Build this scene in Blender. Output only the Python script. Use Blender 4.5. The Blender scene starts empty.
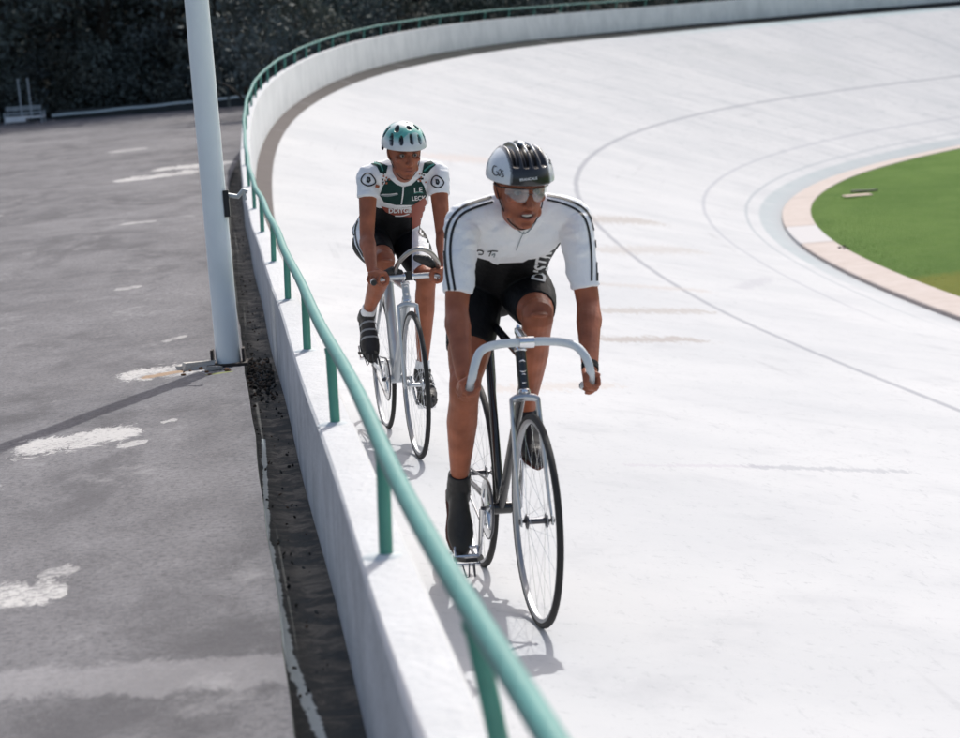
import bpy, bmesh, math, random
import numpy as np
from mathutils import Vector, Matrix
from mathutils.bvhtree import BVHTree
from mathutils.geometry import delaunay_2d_cdt

random.seed(7); RNG = np.random.RandomState(11)
scene = bpy.context.scene
COL = scene.collection

# ---------------------------------------------------------------- camera
FPX, EYE = 2300.0, 1.78
PITCH, ROLL = math.atan(299 / FPX), math.radians(4.3)
cp, sp, cr, sr = math.cos(PITCH), math.sin(PITCH), math.cos(ROLL), math.sin(ROLL)
fwd = Vector((0, cp, -sp)); up0 = Vector((0, sp, cp)); rt0 = Vector((1, 0, 0))
c_right = rt0 * cr - up0 * sr
c_up = rt0 * sr + up0 * cr
cam = bpy.data.cameras.new('camera'); cam_o = bpy.data.objects.new('camera', cam); COL.objects.link(cam_o)
cam.sensor_width = 36; cam.lens = FPX / 960 * 36; cam.clip_end = 2000; cam.clip_start = .1
m = Matrix((c_right, c_up, -fwd)).transposed().to_4x4(); m.translation = Vector((0, 0, EYE))
cam_o.matrix_world = m
cam.dof.use_dof = True; cam.dof.focus_distance = 9.6; cam.dof.aperture_fstop = 5.0
scene.camera = cam_o

# ---------------------------------------------------------------- light
SUN_EL = math.radians(49)
sun_dir = Vector((0.30 * math.cos(SUN_EL), 0.954 * math.cos(SUN_EL), math.sin(SUN_EL))).normalized()   # towards the sun
world = bpy.data.worlds.new('World'); scene.world = world; world.use_nodes = True
nt = world.node_tree; bg = nt.nodes['Background']
sky = nt.nodes.new('ShaderNodeTexSky'); sky.sky_type = 'NISHITA'; sky.sun_disc = False
sky.sun_elevation = SUN_EL; sky.sun_rotation = math.atan2(sun_dir.x, sun_dir.y)
sky.dust_density = 4.5; sky.ozone_density = .4
nt.links.new(sky.outputs[0], bg.inputs[0]); bg.inputs[1].default_value = 0.122
sl = bpy.data.lights.new('sun', 'SUN'); sl.energy = 2.6; sl.angle = math.radians(.55); sl.color = (1, .98, .94)
so = bpy.data.objects.new('sun', sl); COL.objects.link(so)
so.rotation_euler = sun_dir.to_track_quat('Z', 'Y').to_euler(); so.location = (8, 40, 40)
scene.view_settings.view_transform = 'Standard'; scene.view_settings.look = 'None'
scene.view_settings.gamma = 1; scene.view_settings.exposure = 0.45
scene.view_settings.use_curve_mapping = False
scene.cycles.max_bounces = 8

# ---------------------------------------------------------------- materials
def hexc(c):
    return (c[0], c[1], c[2], 1)
def new_mat(name):
    M = bpy.data.materials.new(name); M.use_nodes = True
    return M, M.node_tree, M.node_tree.nodes['Principled BSDF']
def mat(name, col, rough=.5, metal=0., var=.12, scale=8., bump=0., bscale=40., coat=0., spec=None):
    M, t, b = new_mat(name); N = t.nodes; L = t.links
    tc = N.new('ShaderNodeTexCoord')
    no = N.new('ShaderNodeTexNoise'); no.inputs['Scale'].default_value = scale; no.inputs['Detail'].default_value = 5
    L.new(tc.outputs['Object'], no.inputs['Vector'])
    mx = N.new('ShaderNodeMix'); mx.data_type = 'RGBA'
    mx.inputs[6].default_value = hexc([c * (1 - var) for c in col]); mx.inputs[7].default_value = hexc([min(1, c * (1 + var)) for c in col])
    L.new(no.outputs['Fac'], mx.inputs[0]); L.new(mx.outputs[2], b.inputs['Base Color'])
    b.inputs['Roughness'].default_value = rough; b.inputs['Metallic'].default_value = metal
    b.inputs['Coat Weight'].default_value = coat; b.inputs['Coat Roughness'].default_value = .1
    if spec is not None: b.inputs['Specular IOR Level'].default_value = spec
    if bump:
        n2 = N.new('ShaderNodeTexNoise'); n2.inputs['Scale'].default_value = bscale; n2.inputs['Detail'].default_value = 6
        L.new(tc.outputs['Object'], n2.inputs['Vector'])
        bp = N.new('ShaderNodeBump'); bp.inputs['Strength'].default_value = bump; bp.inputs['Distance'].default_value = .02
        L.new(n2.outputs['Fac'], bp.inputs['Height']); L.new(bp.outputs[0], b.inputs['Normal'])
    return M
def attr_mat(name, rough=.5, var=.1, scale=30., bump=0., bscale=60., sss=0., coat=0., spec=.5):
    M, t, b = new_mat(name); N = t.nodes; L = t.links
    a = N.new('ShaderNodeAttribute'); a.attribute_name = 'tint'
    tc = N.new('ShaderNodeTexCoord'); no = N.new('ShaderNodeTexNoise'); no.inputs['Scale'].default_value = scale; no.inputs['Detail'].default_value = 4
    L.new(tc.outputs['Object'], no.inputs['Vector'])
    mr = N.new('ShaderNodeMapRange'); mr.inputs[1].default_value = .3; mr.inputs[2].default_value = .7; mr.inputs[3].default_value = 1 - var; mr.inputs[4].default_value = 1 + var
    L.new(no.outputs['Fac'], mr.inputs[0])
    mx = N.new('ShaderNodeMix'); mx.data_type = 'RGBA'; mx.blend_type = 'MULTIPLY'; mx.inputs[0].default_value = 1
    L.new(a.outputs['Color'], mx.inputs[6]); L.new(mr.outputs[0], mx.inputs[7]); L.new(mx.outputs[2], b.inputs['Base Color'])
    b.inputs['Roughness'].default_value = rough; b.inputs['Coat Weight'].default_value = coat; b.inputs['Specular IOR Level'].default_value = spec
    if sss:
        b.inputs['Subsurface Weight'].default_value = sss; b.inputs['Subsurface Radius'].default_value = (.012, .004, .002); b.inputs['Subsurface Scale'].default_value = 1
    if bump:
        n2 = N.new('ShaderNodeTexNoise'); n2.inputs['Scale'].default_value = bscale; n2.inputs['Detail'].default_value = 6
        L.new(tc.outputs['Object'], n2.inputs['Vector'])
        bp = N.new('ShaderNodeBump'); bp.inputs['Strength'].default_value = bump; bp.inputs['Distance'].default_value = .004
        L.new(n2.outputs['Fac'], bp.inputs['Height']); L.new(bp.outputs[0], b.inputs['Normal'])
    return M

class NG:  # small node-graph helper
    def __init__(s, M): s.t = M.node_tree; s.N = s.t.nodes; s.L = s.t.links; s.b = s.N['Principled BSDF']
    def math(s, op, a, b=None, c=None, clamp=False):
        n = s.N.new('ShaderNodeMath'); n.operation = op; n.use_clamp = clamp
        for i, v in enumerate((a, b, c)):
            if v is None: continue
            if isinstance(v, (int, float)): n.inputs[i].default_value = v
            else: s.L.new(v, n.inputs[i])
        return n.outputs[0]
    def ramp(s, v, a, b, lo=0., hi=1.):
        n = s.N.new('ShaderNodeMapRange'); n.interpolation_type = 'SMOOTHSTEP'
        for i, x in enumerate((v, a, b, lo, hi)):
            if isinstance(x, (int, float)): n.inputs[i].default_value = x
            else: s.L.new(x, n.inputs[i])
        return n.outputs[0]
    def noise(s, vec, scale, detail=5, rough=.55, dist=0.):
        n = s.N.new('ShaderNodeTexNoise'); n.inputs['Scale'].default_value = scale; n.inputs['Detail'].default_value = detail
        n.inputs['Roughness'].default_value = rough; n.inputs['Distortion'].default_value = dist
        s.L.new(vec, n.inputs['Vector']); return n.outputs['Fac']
    def mapping(s, vec, sc, rot=(0, 0, 0), loc=(0, 0, 0)):
        n = s.N.new('ShaderNodeMapping'); n.inputs['Scale'].default_value = sc; n.inputs['Rotation'].default_value = rot; n.inputs['Location'].default_value = loc
        s.L.new(vec, n.inputs['Vector']); return n.outputs[0]
    def mix(s, f, a, b):
        n = s.N.new('ShaderNodeMix'); n.data_type = 'RGBA'
        if isinstance(f, (int, float)): n.inputs[0].default_value = f
        else: s.L.new(f, n.inputs[0])
        for i, x in ((6, a), (7, b)):
            if isinstance(x, (tuple, list)): n.inputs[i].default_value = hexc(x)
            else: s.L.new(x, n.inputs[i])
        return n.outputs[2]
    def bump(s, h, strength, dist):
        n = s.N.new('ShaderNodeBump'); n.inputs['Strength'].default_value = strength; n.inputs['Distance'].default_value = dist
        s.L.new(h, n.inputs['Height']); s.L.new(n.outputs[0], s.b.inputs['Normal'])
    def sep(s, vec):
        n = s.N.new('ShaderNodeSeparateXYZ'); s.L.new(vec, n.inputs[0]); return n.outputs
    def coord(s, which='Object'):
        n = s.N.new('ShaderNodeTexCoord'); return n.outputs[which]
    def blob(s, x, y, x0, y0, x1, y1, w, nz, amp):
        """soft-edged mark along the segment (x0,y0)-(x1,y1), half-width w, edge broken by noise"""
        dx, dy = x1 - x0, y1 - y0; L2 = dx * dx + dy * dy + 1e-9
        px = s.math('SUBTRACT', x, x0); py = s.math('SUBTRACT', y, y0)
        t = s.math('DIVIDE', s.math('ADD', s.math('MULTIPLY', px, dx), s.math('MULTIPLY', py, dy)), L2, clamp=True)
        qx = s.math('SUBTRACT', px, s.math('MULTIPLY', t, dx)); qy = s.math('SUBTRACT', py, s.math('MULTIPLY', t, dy))
        d = s.math('SQRT', s.math('ADD', s.math('MULTIPLY', qx, qx), s.math('MULTIPLY', qy, qy)))
        d = s.math('ADD', s.math('DIVIDE', d, w), s.math('MULTIPLY', s.math('SUBTRACT', nz, .5), amp))
        return s.ramp(d, .75, 1.05, 1, 0)

# ---------------------------------------------------------------- mesh helpers
class MB:
    def __init__(s): s.v = []; s.f = []; s.mi = []
    def add(s, vs, fs, mi=0):
        o = len(s.v); s.v += [tuple(v) for v in vs]; s.f += [tuple(o + i for i in f) for f in fs]; s.mi += [mi] * len(fs); return s
    def loft(s, secs, n=16, mi=0, cap=True, ring=False):
        """secs: (centre, axis_u, axis_v) with the axes already scaled to the radii"""
        vs = []; fs = []
        for c, u, w in secs:
            c, u, w = Vector(c), Vector(u), Vector(w)
            for k in range(n):
                a = 2 * math.pi * k / n; vs.append(c + u * math.cos(a) + w * math.sin(a))
        m_ = len(secs)
        for i in range(m_ if ring else m_ - 1):
            j = (i + 1) % m_
            for k in range(n):
                k2 = (k + 1) % n; fs.append((i * n + k, i * n + k2, j * n + k2, j * n + k))
        if cap and not ring:
            vs.append(Vector(secs[0][0])); vs.append(Vector(secs[-1][0])); a, b = len(vs) - 2, len(vs) - 1
            for k in range(n):
                k2 = (k + 1) % n; fs.append((a, k2, k)); fs.append((b, (m_ - 1) * n + k, (m_ - 1) * n + k2))
        return s.add(vs, fs, mi)
    def tube(s, pts, r, n=10, mi=0, cap=True, ring=False, flat=None, ref=None, dome=False):
        """tube along points; r number or list; flat = ratio of second radius; ref = preferred first axis"""
        P = [Vector(p) for p in pts]; m_ = len(P); R = r if isinstance(r, (list, tuple)) else [r] * m_
        F = flat if isinstance(flat, (list, tuple)) else [flat or 1.] * m_
        if dome:
            P0, R0, F0 = list(P), list(R), list(F)
            d0 = (P0[0] - P0[1]).normalized(); d1 = (P0[-1] - P0[-2]).normalized()
            P = [P0[0] + d0 * R0[0] * q for q in (.98, .85, .5)] + P0 + [P0[-1] + d1 * R0[-1] * q for q in (.5, .85, .98)]
            R = [R0[0] * q for q in (.15, .53, .87)] + list(R0) + [R0[-1] * q for q in (.87, .53, .15)]
            F = [F0[0]] * 3 + F0 + [F0[-1]] * 3; m_ = len(P)
        secs = []; u = None
        for i in range(m_):
            if ring: t = P[(i + 1) % m_] - P[i - 1]
            else: t = P[min(i + 1, m_ - 1)] - P[max(i - 1, 0)]
            t = t.normalized() if t.length > 1e-9 else Vector((0, 0, 1))
            if ref is not None: u = Vector(ref)
            elif u is None: u = Vector((0, 0, 1)) if abs(t.z) < .9 else Vector((1, 0, 0))
            u = u - t * u.dot(t)
            if u.length < 1e-6: u = t.orthogonal()
            u.normalize(); w = t.cross(u)
            secs.append((P[i], u * R[i], w * R[i] * F[i]))
        return s.loft(secs, n, mi, cap, ring)
    def ell(s, c, ax, n=16, m_=10, mi=0):
        """ellipsoid; ax = three axis vectors or three radii"""
        if not hasattr(ax[0], '__len__'): ax = ((ax[0], 0, 0), (0, ax[1], 0), (0, 0, ax[2]))
        A, B, Z = [Vector(a) for a in ax]; c = Vector(c)
        secs = []
        for i in range(m_ + 1):
            t = math.pi * (i + .02) / (m_ + .04) if i else .01
            secs.append((c + Z * math.cos(t), A * math.sin(t), B * math.sin(t)))
        return s.loft(secs, n, mi)
    def box(s, c, sz, M=None, mi=0):
        c = Vector(c); M = M or Matrix.Identity(3); h = [x / 2 for x in sz]
        vs = [c + M @ Vector((a * h[0], b * h[1], d * h[2])) for a in (-1, 1) for b in (-1, 1) for d in (-1, 1)]
        return s.add(vs, [(0, 1, 3, 2), (4, 6, 7, 5), (0, 4, 5, 1), (2, 3, 7, 6), (0, 2, 6, 4), (1, 5, 7, 3)], mi)
    def cyl(s, a, b, r, n=16, mi=0): return s.tube([a, b], r, n, mi)
    def grid(s, rows, mi=0, closed=False):
        n = len(rows[0]); vs = [p for r in rows for p in r]; fs = []
        for i in range(len(rows) - 1):
            for j in range(n if closed else n - 1):
                j2 = (j + 1) % n; fs.append((i * n + j, i * n + j2, (i + 1) * n + j2, (i + 1) * n + j))
        return s.add(vs, fs, mi)
    def mesh(s, name, mats, smooth=True, angle=None):
        me = bpy.data.meshes.new(name); me.from_pydata(s.v, [], s.f)
        for M in (mats if isinstance(mats, (list, tuple)) else [mats]): me.materials.append(M)
        me.polygons.foreach_set('material_index', s.mi)
        bm = bmesh.new(); bm.from_mesh(me); bmesh.ops.recalc_face_normals(bm, faces=bm.faces)
        if smooth:
            for f in bm.faces: f.smooth = True
            if angle:
                for e in bm.edges:
                    if len(e.link_faces) == 2 and e.calc_face_angle(0) > math.radians(angle): e.smooth = False
        bm.to_mesh(me); bm.free(); return me
    def build(s, name, mats, parent=None, smooth=True, angle=40):
        return link(name, s.mesh(name, mats, smooth, angle), parent)
def link(name, me, parent=None):
    o = bpy.data.objects.new(name, me); COL.objects.link(o)
    if parent is not None: o.parent = parent
    return o
def tag(o, label=None, cat=None, group=None, kind=None):
    if label: o['label'] = label
    if cat: o['category'] = cat
    if group: o['group'] = group
    if kind: o['kind'] = kind
    return o
def empty(name, M=None):
    o = bpy.data.objects.new(name, None); COL.objects.link(o); o.empty_display_size = .2
    if M is not None: o.matrix_world = M
    return o

def remeshed(mb, voxel, smooth=4, sculpt=None):
    """fuse overlapping closed pieces into one continuous surface; returns (verts, faces)"""
    me = bpy.data.meshes.new('tmp'); me.from_pydata(mb.v, [], mb.f)
    bm = bmesh.new(); bm.from_mesh(me); bmesh.ops.recalc_face_normals(bm, faces=bm.faces); bm.to_mesh(me); bm.free()
    ob = bpy.data.objects.new('tmp', me); COL.objects.link(ob)
    r = ob.modifiers.new('r', 'REMESH'); r.mode = 'VOXEL'; r.voxel_size = voxel
    if smooth:
        s_ = ob.modifiers.new('s', 'SMOOTH'); s_.factor = .5; s_.iterations = smooth
    bpy.context.view_layer.update()
    dg = bpy.context.evaluated_depsgraph_get(); ev = ob.evaluated_get(dg); me2 = bpy.data.meshes.new_from_object(ev)
    n = len(me2.vertices); V = np.empty(n * 3); me2.vertices.foreach_get('co', V); V = V.reshape(-1, 3)
    Nn = np.empty(n * 3); me2.vertices.foreach_get('normal', Nn); Nn = Nn.reshape(-1, 3)
    if sculpt: V = sculpt(V, Nn)
    F = [tuple(p.vertices) for p in me2.polygons]
    bpy.data.objects.remove(ob); bpy.data.meshes.remove(me); bpy.data.meshes.remove(me2)
    return V, F
def tinted(name, V, F, colors, mats, mi=None):
    me = bpy.data.meshes.new(name); me.from_pydata([tuple(v) for v in V], [], F)
    for M in (mats if isinstance(mats, (list, tuple)) else [mats]): me.materials.append(M)
    if mi is not None: me.polygons.foreach_set('material_index', mi)
    me.polygons.foreach_set('use_smooth', [True] * len(F))
    a = me.color_attributes.new('tint', 'FLOAT_COLOR', 'POINT')
    c = np.ones((len(V), 4)); c[:, :3] = colors; a.data.foreach_set('color', c.ravel())
    me.update(); return me

# ---------------------------------------------------------------- plan of the track (metres)
SK = np.array([-14, 0, 12, 22, 32, 42, 52, 62, 74, 88, 110, 140.])
KK = np.array([0, 0, 0, .0022, .0066, .0117, .0165, .0209, .0251, .0292, .0332, .034])
KZ = np.array([.1145, .1141, .1127, .2093, .8069, 1.3865, 1.9506, 2.3651, 2.6346, 2.8752, 3.0375, 3.1])
KW = np.array([7.75, 7.7156, 7.5692, 7.3151, 7.7612, 8.6523, 9.7794, 10.8666, 11.608, 11.8782, 12.0294, 12.05])
def interp(s, kn, SKs=SK):
    mm = np.gradient(kn, SKs); i = np.clip(np.searchsorted(SKs, s) - 1, 0, len(SKs) - 2)
    t = (s - SKs[i]) / (SKs[i + 1] - SKs[i]); d = SKs[i + 1] - SKs[i]
    return (2*t**3-3*t**2+1)*kn[i]+(t**3-2*t**2+t)*d*mm[i]+(-2*t**3+3*t**2)*kn[i+1]+(t**3-t**2)*d*mm[i+1]
DS = .25
S = np.arange(-14, 140.01, DS); NZ = int(14 / DS)
kap = interp(S, KK); TH = -.1069 + np.concatenate([[0], np.cumsum(kap[:-1] * DS)])
PX = np.concatenate([[0], np.cumsum(np.sin(TH[:-1]) * DS)]); PY = np.concatenate([[0], np.cumsum(np.cos(TH[:-1]) * DS)])
PX = PX - PX[NZ] + .3433; PY = PY - PY[NZ]
ZT = interp(S, KZ); WD = interp(S, KW); ZK = -1.2571
def at_s(arr, s): return float(np.interp(s, S, arr))
def tpt(i, u, dz=0., ext=0.):
    """point on the banking: index along S, u = 0 kerb .. 1 wall; ext = metres further outwards"""
    off = (1 - u) * WD[i] - ext
    t = min(max((S[i] - 20) / 40, 0), 1); g = u + .0497 * u * (1 - u) * t
    return (PX[i] + math.cos(TH[i]) * off, PY[i] - math.sin(TH[i]) * off, ZK + (ZT[i] - ZK) * g + dz)
def PAR(s): return .6598 + .0109 * min(max((s - 15) / 40, 0), 1)
def tar_z(y): return .42 + max(0, y - 12) * .0179

# ---------------------------------------------------------------- ground materials
def track_material():
    M, t, b = new_mat('white_track_concrete'); g = NG(M)
    uv = g.sep(g.coord('UV')); u, s = uv[0], uv[1]; ob = g.coord('Object')
    uvm = g.coord('UV')
    met = g.mapping(uvm, (8, 1, 1))       # roughly metric across and along
    big = g.noise(met, .35, 6, .6); mid = g.noise(met, 1.6, 8, .65, .3); fine = g.noise(ob, 60, 4)
    base = g.mix(g.ramp(big, .3, .7), (.455, .466, .482), (.525, .530, .540))
    col = g.mix(g.ramp(mid, .50, .78, 0, .55), base, (.37, .378, .40))
    # streaks running down the slope in the banking
    st = g.noise(g.mapping(uvm, (2.2, 3.2, 1)), 1, 8, .7, .5)
    far = g.ramp(s, 36, 60)
    col = g.mix(g.math('MULTIPLY', g.ramp(st, .50, .70, 0, .6), far), col, (.34, .36, .385))
    sp1 = g.noise(g.mapping(uvm, (110, 14, 1)), 1, 3, .9); col = g.mix(g.ramp(sp1, .56, .74, 0, .5), col, (.31, .315, .34))
    sp2 = g.noise(g.mapping(uvm, (40, 5, 1), loc=(3, 7, 0)), 1, 6, .8); col = g.mix(g.ramp(sp2, .55, .72, 0, .22), col, (.60, .60, .60))
    sp3 = g.noise(g.mapping(uvm, (34, 1.1, 1), loc=(1, 2, 0)), 1, 6, .85); col = g.mix(g.math('MULTIPLY', g.ramp(sp3, .53, .65, 0, .55), far), col, (.33, .35, .375))
    sp4 = g.noise(g.mapping(uvm, (90, 3., 1), loc=(4, 1, 0)), 1, 5, .85); col = g.mix(g.ramp(sp4, .56, .68, 0, .45), col, (.33, .34, .36))
    ty = g.noise(g.mapping(uvm, (46, .10, 1)), 1, 2, .5); col = g.mix(g.math('MULTIPLY', g.ramp(ty, .66, .70, 0, .22), g.ramp(mid, .4, .6)), col, (.30, .30, .32))
    cr1 = g.noise(g.mapping(uvm, (6, 1.1, 1)), 1, 5, .6, 1.0); col = g.mix(g.math('MULTIPLY', g.ramp(g.math('ABSOLUTE', g.math('SUBTRACT', cr1, .5)), .0, .004, .35, 0), g.ramp(big, .48, .6)), col, (.25, .25, .27))
    wob = g.math('MULTIPLY', g.math('SUBTRACT', g.noise(met, 1.1, 3), .5), .004)
    uu = g.math('ADD', u, wob)
    def line(c, w, color, amt, s0=None, s1=None):
        nonlocal col
        d = g.math('ABSOLUTE', g.math('SUBTRACT', uu, c)); f = g.ramp(d, w * .6, w * 1.25, amt, 0)
        if s0 is not None: f = g.math('MULTIPLY', f, g.ramp(s, s0, s0 + 6))
        if s1 is not None: f = g.math('MULTIPLY', f, g.ramp(s, s1, s1 + 5, 1, 0))
        f = g.math('MULTIPLY', f, g.ramp(mid, .25, .5, .72, 1))
        col = g.mix(f, col, color)
    # blue band next to the kerb, worn away on the straight
    bf = g.math('MULTIPLY', g.ramp(u, .043, .050, .85, 0), g.math('MULTIPLY', g.ramp(s, 24, 33, .12, 1), g.ramp(mid, .2, .75, 1, .55)))
    col = g.mix(bf, col, (.32, .37, .39))
    dirt = g.math('MULTIPLY', g.ramp(u, .0, .03, 1, 0), g.ramp(mid, .3, .6, .2, .7))
    col = g.mix(dirt, col, (.36, .37, .39))
    line(.4139, .0052, (.27, .28, .31), .72)
    line(.1594, .0040, (.32, .33, .37), .55, 20)
    line(.0735, .0034, (.30, .33, .36), .6, 20)
    line(.895, .0016, (.42, .42, .45), .55, 48)
    # grey edge strip under the parapet, parapet shade painted in round the bend
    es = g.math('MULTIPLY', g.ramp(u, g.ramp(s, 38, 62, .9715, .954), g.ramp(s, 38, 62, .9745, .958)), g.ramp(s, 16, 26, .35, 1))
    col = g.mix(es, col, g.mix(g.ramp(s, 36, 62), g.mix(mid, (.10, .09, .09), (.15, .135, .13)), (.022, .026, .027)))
    ts = g.math('MULTIPLY', g.math('MULTIPLY', g.ramp(uu, .915, .94), g.ramp(uu, .955, .958, 1, 0)), g.ramp(s, 66, 84, 0, .5))
    col = g.mix(ts, col, (.30, .43, .45))
    # expansion joints
    fr = g.math('ABSOLUTE', g.math('SUBTRACT', g.math('FRACT', g.math('DIVIDE', g.math('ADD', s, g.math('MULTIPLY', u, 1.5)), 5.9)), .5))
    jf = g.math('MULTIPLY', g.ramp(fr, .0, .007, .85, 0), g.math('MULTIPLY', g.ramp(s, 28, 45, .10, 1), g.math('MULTIPLY', g.ramp(u, .16, .2), g.ramp(mid, .3, .6, .25, 1))))
    col = g.mix(jf, col, (.38, .38, .42))
    # long rusty stains lying across the straight, dark scuffs
    nz = g.noise(g.mapping(uvm, (150, 3.5, 1)), 1, 5, .85)
    for (u0, s0, u1, s1, w, c, a) in ((.455, 31.2, .30, 33.6, .22, (.32, .28, .25), .55), (.46, 27.0, .28, 29.3, .2, (.37, .33, .30), .4),
            (.555, 22.8, .385, 23.5, .12, (.42, .37, .34), .4), (.60, 20.0, .45, 21.1, .13, (.32, .28, .25), .5), (.655, 17.4, .55, 18.1, .13, (.30, .26, .235), .6),
            (.80, 10.85, .70, 11.2, .03, (.42, .40, .44), .5), (.71, 11.15, .60, 11.42, .045, (.30, .31, .34), .5), (.69, 37.8, .59, 39.6, .25, (.5, .43, .4), .5),
            (.845, 13.4, .74, 14.2, .10, (.45, .38, .33), .35), (.80, 19.5, .70, 20.4, .12, (.43, .38, .35), .35), (.30, 24.5, .21, 26.5, .08, (.40, .40, .43), .6)):
        U = g.math('MULTIPLY', u, 8); f = g.blob(U, s, u0 * 8, s0, u1 * 8, s1, w * 1.3, nz, 7.0)
        col = g.mix(g.math('MULTIPLY', f, a), col, c)
    # dark smudge high in the bend
    nb = g.noise(g.mapping(uvm, (9, 1.2, 1)), 1, 7, .7)
    f = g.blob(g.math('MULTIPLY', u, 8), s, .72 * 8, 72.5, .60 * 8, 76, 1.2, nb, 2.2); col = g.mix(g.math('MULTIPLY', f, .22), col, (.36, .38, .39))
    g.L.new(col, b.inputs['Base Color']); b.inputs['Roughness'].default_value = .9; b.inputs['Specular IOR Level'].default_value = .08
    h = g.math('ADD', g.math('MULTIPLY', fine, .25), g.math('MULTIPLY', mid, 1.)); g.bump(h, .25, .012)
    return M
def tarmac_material():
    M, t, b = new_mat('worn_tarmac'); g = NG(M); ob = g.coord('Object'); xyz = g.sep(ob); x, y = xyz[0], xyz[1]
    big = g.noise(ob, .45, 6, .6); mid = g.noise(g.mapping(ob, (1, .55, 1)), 3.2, 8, .68, .4); fine = g.noise(ob, 45, 5, .75); sand = g.noise(ob, 150, 2, .8)
    col = g.mix(g.ramp(mid, .3, .7), (.10, .098, .105), (.19, .187, .197))
    col = g.mix(g.ramp(big, .35, .7, 0, .6), col, (.26, .255, .265))
    col = g.mix(g.ramp(fine, .42, .68, 0, .8), col, (.085, .084, .09))
    col = g.mix(g.ramp(sand, .60, .70, 0, .6), col, (.36, .35, .35)); blo = g.noise(g.mapping(ob, (.8, .35, 1)), 1.4, 7, .7, .8); col = g.mix(g.ramp(blo, .50, .66, 0, .65), col, (.09, .088, .095)); bl2 = g.noise(g.mapping(ob, (1.2, .7, 1), loc=(5, 3, 0)), 2.2, 7, .75); col = g.mix(g.ramp(bl2, .56, .70, 0, .45), col, (.33, .325, .33))
    nz = g.noise(g.mapping(ob, (1, .55, 1)), 6.5, 8, .8, .8); ys = g.math('MULTIPLY', y, .4)
    for (x0, y0, x1, y1, w, a) in ((-4.25, 29.2, -3.6, 29.9, .20, .95), (-4.0, 31.2, -3.3, 31.5, .22, .9), (-3.2, 21.6, -3.0, 21.7, .06, .6), (-2.4, 15.6, -2.3, 15.7, .04, .6), (-1.66, 11.25, -1.36, 11.36, .10, 1.), (-1.78, 9.1, -1.50, 9.25, .10, .95),
            (-1.84, 8.1, -1.80, 8.15, .06, .9), (-1.50, 6.28, -1.27, 6.34, .07, 1.), (-1.30, 6.6, -1.25, 6.62, .03, .6), (-1.42, 8.95, -1.36, 9.0, .03, .8), (-5.6, 38, -5.4, 38.3, .18, .5), (-2.9, 26.0, -2.7, 26.1, .07, .4), (-5.0, 24, -4.9, 24.1, .06, .4), (-1.33, 9.5, -1.30, 9.55, .02, .7), (-1.7, 12.6, -1.64, 12.7, .035, .6)):
        f = g.math('MULTIPLY', g.blob(x, ys, x0, y0 * .4, x1, y1 * .4, w, nz, 4.6), g.ramp(g.math('ADD', fine, g.math('MULTIPLY', mid, .6)), .66, .84, .25, 1)); col = g.mix(g.math('MULTIPLY', f, a), col, (.50, .49, .48))
    f = g.blob(x, y, -1.60, 11.1, -1.42, 11.3, .06, nz, 3.0); col = g.mix(g.math('MULTIPLY', f, .8), col, (.33, .22, .13))
    f = g.blob(x, y, -1.30, 11.0, -1.22, 11.05, .03, nz, 3.0); col = g.mix(f, col, (.22, .24, .10))
    # pale band crossing near the camera
    f = g.blob(x, y, -1.7, 5.35, -.5, 5.28, .16, nz, 3.0); col = g.mix(g.math('MULTIPLY', f, .3), col, (.42, .41, .42))
    # dirt creeping from the gutter
    g.L.new(col, b.inputs['Base Color']); b.inputs['Roughness'].default_value = .9; b.inputs['Specular IOR Level'].default_value = .12
    h = g.math('ADD', g.math('ADD', fine, g.math('MULTIPLY', mid, .8)), g.math('MULTIPLY', sand, .4)); g.bump(h, .55, .008)
    return M
def gutter_material():
    M, t, b = new_mat('dirty_gutter'); g = NG(M); ob = g.coord('Object')
    n1 = g.noise(ob, 7, 8, .75, .8); n2 = g.noise(ob, 34, 6, .8)
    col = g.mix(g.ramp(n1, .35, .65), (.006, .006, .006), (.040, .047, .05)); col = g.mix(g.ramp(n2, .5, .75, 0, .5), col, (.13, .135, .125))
    g.L.new(g.ramp(n1, .4, .6, .5, .95), b.inputs['Roughness']); b.inputs['Specular IOR Level'].default_value = .2
    xyz = g.sep(ob)
    for x0, y0, x1, y1, w in ((-.895, 9.2, -.70, 7.05, .008), (-.70, 7.05, -.53, 5.6, .012), (-.53, 5.6, -.355, 4.6, .014)):
        f = g.blob(xyz[0], xyz[1], x0, y0, x1, y1, w * 1.15, n1, 3.0); col = g.mix(g.math('MULTIPLY', f, .95), col, (.42, .48, .50))
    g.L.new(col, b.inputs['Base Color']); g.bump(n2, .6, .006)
    return M
def wall_material():
    M, t, b = new_mat('painted_concrete_wall'); g = NG(M); ob = g.coord('Object')
    n1 = g.noise(g.mapping(ob, (1, 1, .6)), 2.2, 8, .7); n2 = g.noise(ob, 50, 5, .7); n3 = g.noise(g.mapping(ob, (6, 6, .5)), 1.2, 6, .7)
    col = g.mix(g.ramp(n1, .35, .7), (.80, .805, .81), (.66, .67, .68)); col = g.mix(g.ramp(n3, .55, .75, 0, .35), col, (.42, .44, .46))
    g.L.new(col, b.inputs['Base Color']); b.inputs['Roughness'].default_value = .85; b.inputs['Specular IOR Level'].default_value = .15
    g.bump(g.math('ADD', n2, n1), .4, .01); return M
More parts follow.
